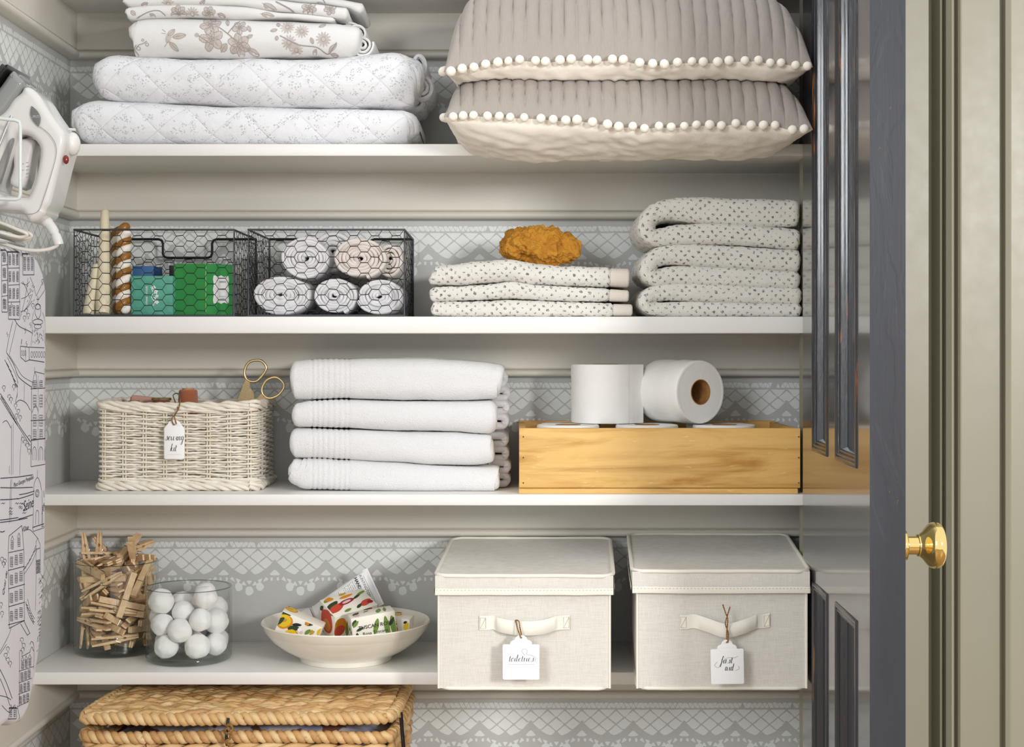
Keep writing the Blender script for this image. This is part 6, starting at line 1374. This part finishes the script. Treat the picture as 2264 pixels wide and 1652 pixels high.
def win(x, y, w, h, bars=3):
    poly([(x, y), (x+w, y), (x+w, y+h), (x, y+h), (x, y)], 1.3)
    for k in range(1, bars+1): poly([(x, y+h*k/(bars+1)), (x+w, y+h*k/(bars+1))], 1.4)
    poly([(x+w/2, y), (x+w/2, y+h)], .9)
def house(x0, y0, x1, y1, cols, rows, lean=0, roof=True, bars=3):
    poly([(x0, y0), (x0+lean, y1), (x1+lean, y1), (x1, y0), (x0, y0)], 1.8); poly([(x0-1, y0+2), (x1+2, y0+2)], 2)
    cw = (x1-x0)/cols; rh = (y1-y0)/rows
    for r in range(rows):
        for c in range(cols): win(x0+cw*(c+.25)+lean*r/rows, y0+rh*(r+.2), cw*.5, rh*.58, bars)
        if r: poly([(x0+lean*r/rows, y0+rh*r), (x1+lean*r/rows+1, y0+rh*r-1.5)], 1.5)
    if roof:
        for c in range(cols): x = x0+cw*(c+.5); poly([(x-cw*.25, y0), (x, y0-7), (x+cw*.25, y0)], 1.3)
def tree(x, y, s=4):
    ln([(x-s*.6, y), (x-s, y-s), (x-s*.4, y-s*2), (x+s*.5, y-s*2), (x+s, y-s), (x+s*.6, y)], 1.3, .4); poly([(x, y), (x-.3, y+s*1.8)], 1.2); poly([(x, y), (x+1.2, y+s*1.6)], .9)
def person(x, y): ln([(x, y), (x-2, y+4), (x+1, y+7), (x-1, y+12)], 1.1, .4)
# tall blocks at the top
for x0, x1, y0, y1, r in ((-60, -32, 560, 700, 5), (-28, -4, 552, 690, 5), (17, 42, 556, 706, 4)): house(x0, y0, x1, y1, 3, r, 1, False, 5)
house(3, 552, 15, 690, 1, 4, 1, False, 6); house(50, 560, 75, 608, 3, 1, 0, False, 6)
for k in range(7): ln([(4+k*11, 548), (6+k*11, 556), (5+k*11, 566)], 2.2, .5)
for (a, b) in (((62, 615), (46, 700)), ((66, 612), (80, 655)), ((80, 655), (103, 600)), ((72, 650), (52, 690)), ((50, 622), (66, 660)), ((84, 664), (104, 630))): ln([a, ((a[0]+b[0])/2+1, (a[1]+b[1])/2), b], 1.3)
ln([(46, 625), (58, 630), (66, 622)], 1.4); ln([(47, 660), (60, 655), (70, 640)], 1.4); ln([(45, 690), (58, 682), (70, 665)], 1.5)
for p in ((54, 706), (62, 700), (72, 678), (58, 690), (94, 625)): tree(*p, 3.4)
for k in range(8): x, y = 52+rn.random()*22, 628+rn.random()*40; poly([(x, y), (x+3, y-4)], 1.3)
# fountain
ln(ell(83, 712, 11, 6, 14), 1.6, .3, True); ln(ell(83, 722, 8, 5, 12), 1.3, .3, True); ln([(83, 706), (77, 694), (79, 678), (83, 672), (88, 678), (90, 694), (84, 706)], 1.6); ln(ell(83, 678, 6, 6, 10), 1.5, .3, True)
for k in range(26): x, y = 83+rn.gauss(0, 4.5), 728+rn.random()*32; poly([(x, y), (x+rn.uniform(-2.5, 2.5), y+rn.uniform(2, 6))], 1.4)
poly([(83, 655), (83, 672)], 1.4); poly([(80, 662), (86, 662)], 1.2); poly([(72, 730), (68, 765)], 1.2); poly([(96, 730), (100, 765)], 1.2); ln([(74, 690), (70, 712), (72, 740)], 1.2); ln([(93, 690), (99, 712), (100, 740)], 1.2)
poly([(45, 765), (45, 790), (56, 800), (64, 796), (64, 768), (45, 765)], 1.7); poly([(64, 768), (104, 770)], 1.8); poly([(64, 796), (104, 802)], 2); poly([(56, 768), (56, 800)], 1.2); ln([(48, 762), (48, 750), (46, 762)], 1.3)
for k in range(7): ln(ell(70+k*5.4, 784, 1.9, 6.5, 9), 1.3, .2, True)
for k in range(3): ln(ell(48+k*4, 781, 1.2, 6, 8), 1.1, .2, True)
ln([(32, 706), (42, 722), (62, 732), (70, 736)], 1.8); ln([(28, 710), (20, 745), (14, 780)], 1.6); ln([(36, 715), (28, 750), (20, 785)], 1.3)
ln([(14, 780), (30, 808), (42, 835), (70, 856)], 1.9); ln([(20, 786), (36, 812), (50, 832), (72, 846)], 1.2); ln([(10, 795), (26, 830), (36, 858)], 1.7); ln([(16, 790), (34, 830), (40, 848)], 1.1)
for k in range(5): poly([(14+k*5, 804+k*11), (19+k*5, 812+k*11)], 3)
# classical house
poly([(69, 862), (69, 1005)], 1.8); poly([(69, 862), (76, 822), (80, 830), (82, 860)], 1.5); poly([(77, 822), (102, 828)], 1.6); poly([(76, 812), (77, 822)], 1.3)
for y_ in (860, 930, 972): poly([(68, y_), (106, y_-2)], 1.8)
poly([(68, 980), (68, 1032), (106, 1026)], 1.8); poly([(68, 975), (106, 968)], 1.6)
for (y_, h) in ((842, 16), (874, 26), (918, 24), (950, 20)):
    for x_ in (73, 87, 100): win(x_, y_, 6.5, h, 3)
for x_ in (72, 86, 99): ln([(x_, 1018), (x_, 996), (x_+4, 988), (x_+8, 996), (x_+8, 1018)], 1.6, .3); poly([(x_+4, 992), (x_+4, 1018)], 1)
ln([(70, 912), (78, 896), (84, 910)], 1.6); poly([(84, 830), (84, 1020)], 1.1); poly([(98, 815), (98, 1022)], 1.1); ln([(99, 826), (100, 814), (101, 826)], 1.2)
ln([(38, 870), (34, 890), (44, 885), (58, 892), (66, 908)], 1.7); poly([(38, 840), (38, 880)], 1.2); poly([(54, 848), (53, 886)], 1.2)
ln([(0, 870), (22, 905), (45, 945), (68, 978)], 1.9, .4); ln([(0, 880), (25, 920), (48, 955), (66, 985)], 1.6, .4)
for k in range(9): poly([(2+k*4, 876+k*7), (6+k*4, 884+k*7)], 2.4)
for p in ((20, 880), (24, 886), (34, 900), (40, 912), (36, 922), (44, 926), (8, 860), (30, 858), (50, 974), (55, 980), (60, 988), (64, 1000), (64, 970)): tree(*p, 3.4)
ln([(5, 935), (14, 930), (24, 946)], 1.6); poly([(25, 940), (25, 1050)], 1.4); poly([(29, 935), (28, 1050)], 1.1); ln([(48, 960), (44, 1000), (44, 1050)], 1.2); poly([(20, 1030), (20, 1048)], 1.3)
# river and quays
for (a, b) in (((0, 1058), (72, 1050)), ((0, 1078), (72, 1078)), ((0, 1105), (40, 1103)), ((38, 1104), (74, 1092)), ((42, 1094), (76, 1086)), ((0, 1155), (60, 1146)), ((40, 1148), (72, 1138)), ((0, 1150), (40, 1144)), ((0, 1176), (10, 1174))): ln([a, ((a[0]+b[0])/2, (a[1]+b[1])/2+1), b], 2.2, .5)
poly([(23, 1060), (20, 1158)], 1.4); poly([(26, 1060), (23, 1156)], 1.1)
for k in range(11): x, y = 2+rn.random()*64, 1108+rn.random()*34; ln([(x, y), (x+3, y-3), (x+5, y), (x+8, y-3)], 1.5, .3)
# tower with clock
ln([(74, 1085), (76, 1068), (82, 1056), (88, 1066), (92, 1085)], 1.6); poly([(74, 1085), (73, 1165)], 1.5); poly([(92, 1085), (94, 1165)], 1.4); ln(ell(82, 1091, 4, 8, 12), 1.8, .2, True); ln(ell(82, 1091, 2, 4.5, 8), 1.3, .2, True); poly([(82, 1040), (82, 1056)], 1.3)
ln([(78, 1160), (79, 1135), (82, 1128), (85, 1135), (85, 1160)], 1.5, .2); poly([(92, 1135), (97, 1112), (101, 1135), (92, 1135), (92, 1165), (102, 1162)], 1.5); win(93, 1118, 7, 12, 2); poly([(72, 1166), (103, 1156)], 2.4); poly([(72, 1166), (73, 1175), (104, 1165)], 1.5); poly([(96, 1085), (97, 1100)], 2)
# leaning building at lower left
poly([(20, 1185), (48, 1162), (52, 1215), (18, 1222), (20, 1185)], 1.8); poly([(18, 1222), (20, 1390)], 1.8); poly([(52, 1215), (54, 1372), (20, 1390)], 1.8)
for k in range(2): x = 24+k*15; win(x, 1196-k*6, 5, 18, 3); poly([(x-1, 1195-k*6), (x+2.5, 1185-k*6), (x+6, 1195-k*6)], 1.4)
for r in range(4):
    y0 = 1232+r*40; poly([(18, y0+30), (54, y0+20)], 2)
    for c in range(3): win(22+c*10.5, y0-c*4, 6, 21, 4)
ln([(52, 1175), (66, 1172), (84, 1192)], 1.4); ln([(50, 1262), (68, 1235), (80, 1205)], 1.6); ln([(52, 1270), (70, 1243), (82, 1215)], 1.2)
for k in range(5): poly([(54+k*5, 1258-k*9), (58+k*5, 1252-k*9)], 2)
# column and hatching
poly([(79, 1200), (83, 1190), (87, 1202)], 1.4); poly([(78, 1215), (88, 1212)], 1.8); poly([(79, 1240), (88, 1238)], 1.8); poly([(79, 1200), (79, 1270)], 1.4); poly([(88, 1200), (89, 1270)], 1.4)
for k in range(14): poly([(80, 1242+k*2), (88, 1240+k*2)], 1.4)
for k in range(90): y = 1272+rn.random()*170; x = 84+rn.random()*(14-(y-1272)*.04)-(y-1272)*.02; poly([(x, y), (x+3, y-4)], 1.2)
poly([(80, 1270), (78, 1350)], 1.2); ln([(90, 1270), (100, 1290), (104, 1300)], 1.2); ln([(90, 1285), (98, 1300), (102, 1320)], 1.1)
ln([(56, 1330), (64, 1360), (74, 1380)], 1.6); ln([(60, 1325), (68, 1352), (76, 1368)], 1.3); poly([(45, 1380), (60, 1405), (66, 1400), (52, 1372)], 1.6)
for k in range(7): poly([(57+k*2.4, 1336+k*6), (61+k*2.4, 1340+k*6)], 2)
for p in ((48, 1418), (52, 1430), (17, 1438), (12, 1452), (17, 1462), (22, 1470), (4, 1240), (10, 1244), (2, 1340), (4, 1360), (50, 1440), (8, 1250)): tree(*p, 3.6)
# small church houses at the bottom
poly([(44, 1438), (48, 1440), (48, 1452), (66, 1442), (70, 1430), (74, 1440)], 1.6); poly([(43, 1440), (42, 1560)], 1.6); ln([(66, 1425), (70, 1418), (74, 1430), (74, 1480)], 1.5)
for r in range(4):
    for c in range(3):
        x, y = 47+c*8-r*1.5, 1462+r*26-c*3; win(x, y, 5, 17, 4)
        if r == 0: poly([(x-1, y), (x+2.5, y-9), (x+6, y)], 1.3)
    poly([(42-r, 1484+r*26), (74-r*4, 1474+r*26)], 1.5)
ln([(0, 1480), (14, 1510), (26, 1545)], 1.9); ln([(0, 1500), (12, 1530), (22, 1560)], 1.6); ln([(0, 1440), (18, 1405), (24, 1385)], 1.4); ln([(0, 1446), (14, 1425)], 1.3)
ln([(30, 1560), (20, 1575), (4, 1560)], 1.4); ln([(0, 1538), (14, 1542), (24, 1548)], 1.6); poly([(38, 1560), (44, 1590)], 1.5); house(20, 1565, 36, 1590, 2, 1, 0, True, 2)
for k in range(6): person(8+rn.random()*60, 640+rn.random()*120)
shapes = []
for pts, w, c_ in D_:
    q = dens([Vector(p) for p in pts]+([Vector(pts[0])] if c_ else []), 6); q = [(BY(p.x), bz(p.y, BY(p.x))-HC) for p in q]
    shapes.append(shp_line(q, w*.00050))
# the hidden half of the cover carries the same kind of drawing
h0 = len(D_)
for vs, fs in list(shapes)[::2]:
    if vs and all(v[0] > 1.80 for v in vs): shapes.append(([(3.60-v[0], v[1]) for v in vs], fs))
def bt(s, px, py, size, rot=0): q = text2d(s, size, .3); shapes.append(([(BY(px)+(v[0]*cos(rot)-v[1]*sin(rot)), bz(py, BY(px))-HC+(v[0]*sin(rot)+v[1]*cos(rot))) for v in q[0]], q[1]))
bt('Place Georges Pompidou', 52, 1068, .0080, .05); bt('Seine', 62, 1126, .020, .05); bt("d'Orsay", 56, 1172, .008); bt('Quai de', 12, 1292, .010, 1.1)
decal(mb, trb, shapes, (xb+.1, 0, HC), (0, 1, 0), (0, 0, 1), 1, .0004, maxlen=.02)
mb.build('map_cover', [m_cover, m_navy2], board, smooth=60)
mb = MB(); vs, fs = plate([[(ycl+(p[0]-ycl)*.93, p[1]*.985+.013) for p in cl]], .008, .001); mb.add([(xb-.034+v.z, v.x, v.y) for v in vs], fs); mb.build('board_deck', M('steel_mesh_deck', '8f8f8c', .5, .6), board, smooth=40)
mb = MB()
for z_ in (HC-.05, HC-.38): mb.tube([(XL+.001, ycl, z_), (xb-.038, ycl, z_)], .004, 8)
mb.build('wall_hooks', m_frame, board, smooth=60)
# ---- iron
yI = 1.955; sI = yI/F
m_iw = M('white_iron_plastic', 'd8d7d4', .22, coat=.4); m_ig = M('smoky_clear_plastic', '8a8c8b', .12, coat=.6, Alpha=1.0); m_idk = M('dark_soleplate', '16171a', .3, coat=.5); m_igr = M('grey_plastic', '8d8d8c', .4); m_chr = NT('chrome').set(Metallic=1, Roughness=.12).m
iron = thing('steam_iron', P(80, 480, yI), 'white steam iron resting in the wire holder with its point upwards', 'iron')
def pz(pts, k=4, closed=True): return [(p.x, p.y) for p in catmull([Vector((X(a, yI), Z(b, yI))) for a, b in pts], k, closed=closed)]
body = [(62, 214), (70, 202), (84, 203), (102, 219), (122, 250), (145, 283), (158, 300), (161, 318), (158, 335), (150, 362), (138, 410), (127, 452), (117, 468), (114, 478), (98, 492), (82, 494), (72, 482), (62, 473), (30, 470), (-20, 466), (-70, 450), (-84, 420), (-70, 360), (-40, 300), (-5, 270), (25, 255), (45, 228)]
hole = [(50, 312), (62, 304), (82, 308), (98, 322), (105, 340), (101, 372), (92, 410), (82, 434), (72, 441), (40, 438), (14, 432), (10, 418), (22, 385), (38, 345)]
mb = MB(); plate_xz(mb, [pz(body, 5), pz(hole, 5)], yI, .070, .0095, bevres=6); mb.build('iron_body', m_iw, iron, smooth=60)
mb = MB(); 
for sgn in (-1, 1):
    plate_xz(mb, [pz([(70, 196), (48, 232), (20, 268), (-20, 300), (-60, 380), (-96, 440), (-100, 420), (-60, 320), (-20, 250), (20, 200), (44, 168), (56, 176)], 7)], yI+sgn*.016, .040, .007, bevres=4)
mb.build('water_tank', m_ig, iron, smooth=60)
mb = MB(); plate_xz(mb, [pz([(36, 157), (42, 160), (20, 190), (-8, 235), (-50, 320), (-100, 430), (-112, 430), (-70, 320), (-30, 240), (4, 190), (26, 163)], 3)], yI, .098, .006, bevres=3); mb.build('soleplate', m_idk, iron, smooth=60)
mb = MB(); mb.tube([P(26, 256, yI-.037), P(14, 282, yI-.0385), P(0, 318, yI-.0385), P(-24, 370, yI-.0385)], .0016, 8); mb.build('chrome_strip', m_chr, iron, smooth=60)
mb = MB(); plate_xz(mb, [pz([(58, 172), (66, 190), (70, 204), (62, 200), (50, 185), (50, 172)], 3)], yI, .05, .008); mb.build('spray_nozzle_cover', m_igr, iron, smooth=60)
mb = MB(); yl = yI-.0378; plate_xz(mb, [[(X(p[0], yl), Z(p[1], yl)) for p in [(70, 234)]+[tuple(q) for q in catmull([(74, 237), (83, 246), (89, 258), (89, 269), (86, 279)], 4)]+[(86, 281)]+[tuple(q) for q in catmull([(83, 278), (74, 268), (68, 256), (67.5, 246), (69.5, 236)], 4)]]], yl, .0012, .0004)
vs, fs = text2d('Ultra Pro', .0023, .25); mb.add([(X(80, yl)+a, yl-.0009, Z(258, yl)+b) for a, b in vs], fs, m=1); vs, fs = shp_line([(-.0058, -.0010), (.0048, -.0013)], .0002); mb.add([(X(80, yl)+a, yl-.0009, Z(258, yl)+b) for a, b in vs], fs, m=1)
mb.build('badge', [M('badge_grey', '6f6f70', .4), M('badge_silver', 'e6e6e8', .4)], iron, smooth=30)
mb = MB(); plate_xz(mb, [pz([(34, 320), (66, 308), (84, 316), (76, 345), (60, 415), (28, 408), (36, 370)], 3)], yI+.004, .036, .006); yl = yI-.0146
for k in range(5): vs, fs = shp_line([(0, 0), (.003+.002*(k % 2), .0006)], .0006); mb.add([(X(44, yl)+a, yl, Z(356+k*7, yl)+b) for a, b in vs], fs, m=1); mb.add([(X(58, yl)+a, yl, Z(360+k*8, yl)+b) for a, b in vs], fs, m=1)
mb.build('inner_housing', [m_iw, M('faint_print', 'a3788c', .6)], iron, smooth=60)
mb = MB(); plate_xz(mb, [pz([(38, 330), (46, 318), (48, 322), (20, 411), (6, 412)], 2)], yI-.0335, .010, .001); mb.build('grey_trim', m_igr, iron, smooth=60)
mb = MB(); mb.ball(P(160, 318, yI), .0135, 3, sc=(.75, 1, 1.15)); mb.build('temperature_dial', M('dial_white', 'e4e3e0', .25, coat=.3), iron, smooth=80)
mb = MB(); mb.tube([P(152, 286, yI-.012), P(167, 287, yI-.012)], .0019, 10); mb.build('steam_lever', m_iw, iron, smooth=80)
mb = MB(); mb.ball(P(146, 353, yI-.024), .0046, 3, sc=(.8, .8, 1.3)); mb.build('pilot_light', M('red_lens', '7d0d12', .15, coat=.5), iron, smooth=80)
mb = MB(); y_ = yI-.0372; mb.tube([P(a, b, y_-.0006) for a, b in [tuple(v) for v in catmull([(88, 280), (108, 296), (122, 318), (124, 345), (112, 390), (96, 440), (86, 465), (70, 473), (45, 472), (0, 466)], 5)]], .0004, 5); mb.build('seam_line', m_igr, iron, smooth=60)
# cord
mb = MB(); q = dens(catmull([P(92, 482, yI), P(104, 492, yI), P(118, 510, yI-.002), P(128, 533, yI-.004), P(130, 541, yI-.004)], 6), .0016); rs = [(.0078 if i < 8 else lerp(.0072, .0062, i/len(q)))*(1-.22*(i % 5 == 4)*(i > 9)*(i < len(q)-7)) for i in range(len(q))]; mb.tube(q, rs, 14); mb.build('cord_guard', m_iw, iron, smooth=60)
m_cord = M('white_cord', 'dedbd2', .45); mb = MB(); yk = yI-.004
mb.tube(catmull([P(129, 538, yk), P(124, 544, yk), P(108, 551, yk), (P(80, 554, yk)), P(50, 551, yk), P(20, 543, yk), P(-30, 530, yI+.0), P(-70, 520, yI+.02)], 6), .0024, 10)
for k, dx in enumerate((0, 10, 4, -6, 7)):
    y_ = yI-.020+.010*k; mb.tube(catmull([P(-95, 478+k*3, y_), P(-40, 482+k*3, y_), P(0, 492+k*3, y_), P(40+dx, 508+k*2, y_), P(58+dx, 516+k*2, y_+.002), P(57+dx, 522+k*2, y_+.004), P(40+dx, 524+k*2, y_+.004), P(0, 514+k*3, y_), P(-40, 505+k*2, y_), P(-95, 500+k, y_)], 5), .0024, 8)
mb.build('power_cord', m_cord, iron, smooth=60)
# wire holder
m_wh = M('white_coated_wire', 'd5dcda', .3, coat=.3); hold = thing('wire_holder', (XL+.02, 1.93, Z(450, 1.93)), 'white coated wire holder cradling the steam iron', 'holder')
ya = 1.885; mb = MB(); XW = XL+.0035
mb.tube([(XW, ya+.02, Z(255, ya)), P(-40, 256, ya), P(0, 262, ya), P(34, 266, ya), P(43, 270, ya), P(45, 280, ya), P(45, 430, ya), P(42, 439, ya), P(34, 441, ya), P(0, 440, ya), P(-40, 439, ya), (XW, ya+.02, Z(439, ya))], .0023, 10); mb.build('front_loop', m_wh, hold, smooth=70)
yr = 2.012; mb = MB(); mb.tube([(XW, yr, Z(285, yr)), P(60, 287, yr), P(84, 290, yr), P(88, 296, yr), P(86, 430, yr), P(82, 438, yr), P(60, 440, yr), (XW, yr, Z(440, yr))], .0023, 10); mb.build('rear_loop', m_wh, hold, smooth=70)
mb = MB(); 
for z_ in (Z(257, 1.93), Z(441, 1.93), Z(520, 1.93)): mb.tube([(XW, 1.86, z_), (XW, 2.04, z_)], .0023, 8)
for y_ in (1.875, 2.03): mb.tube([(XW, y_, Z(240, 1.93)), (XW, y_, Z(530, 1.93))], .0023, 8)
mb.tube([(XW, 1.88, Z(520, 1.93)), (xb-.01, 1.88, Z(528, 1.9)), (xb-.01, 2.02, Z(528, 1.9)), (XW, 2.02, Z(520, 1.93))], .0023, 8); mb.build('wall_frame', m_wh, hold, smooth=70)
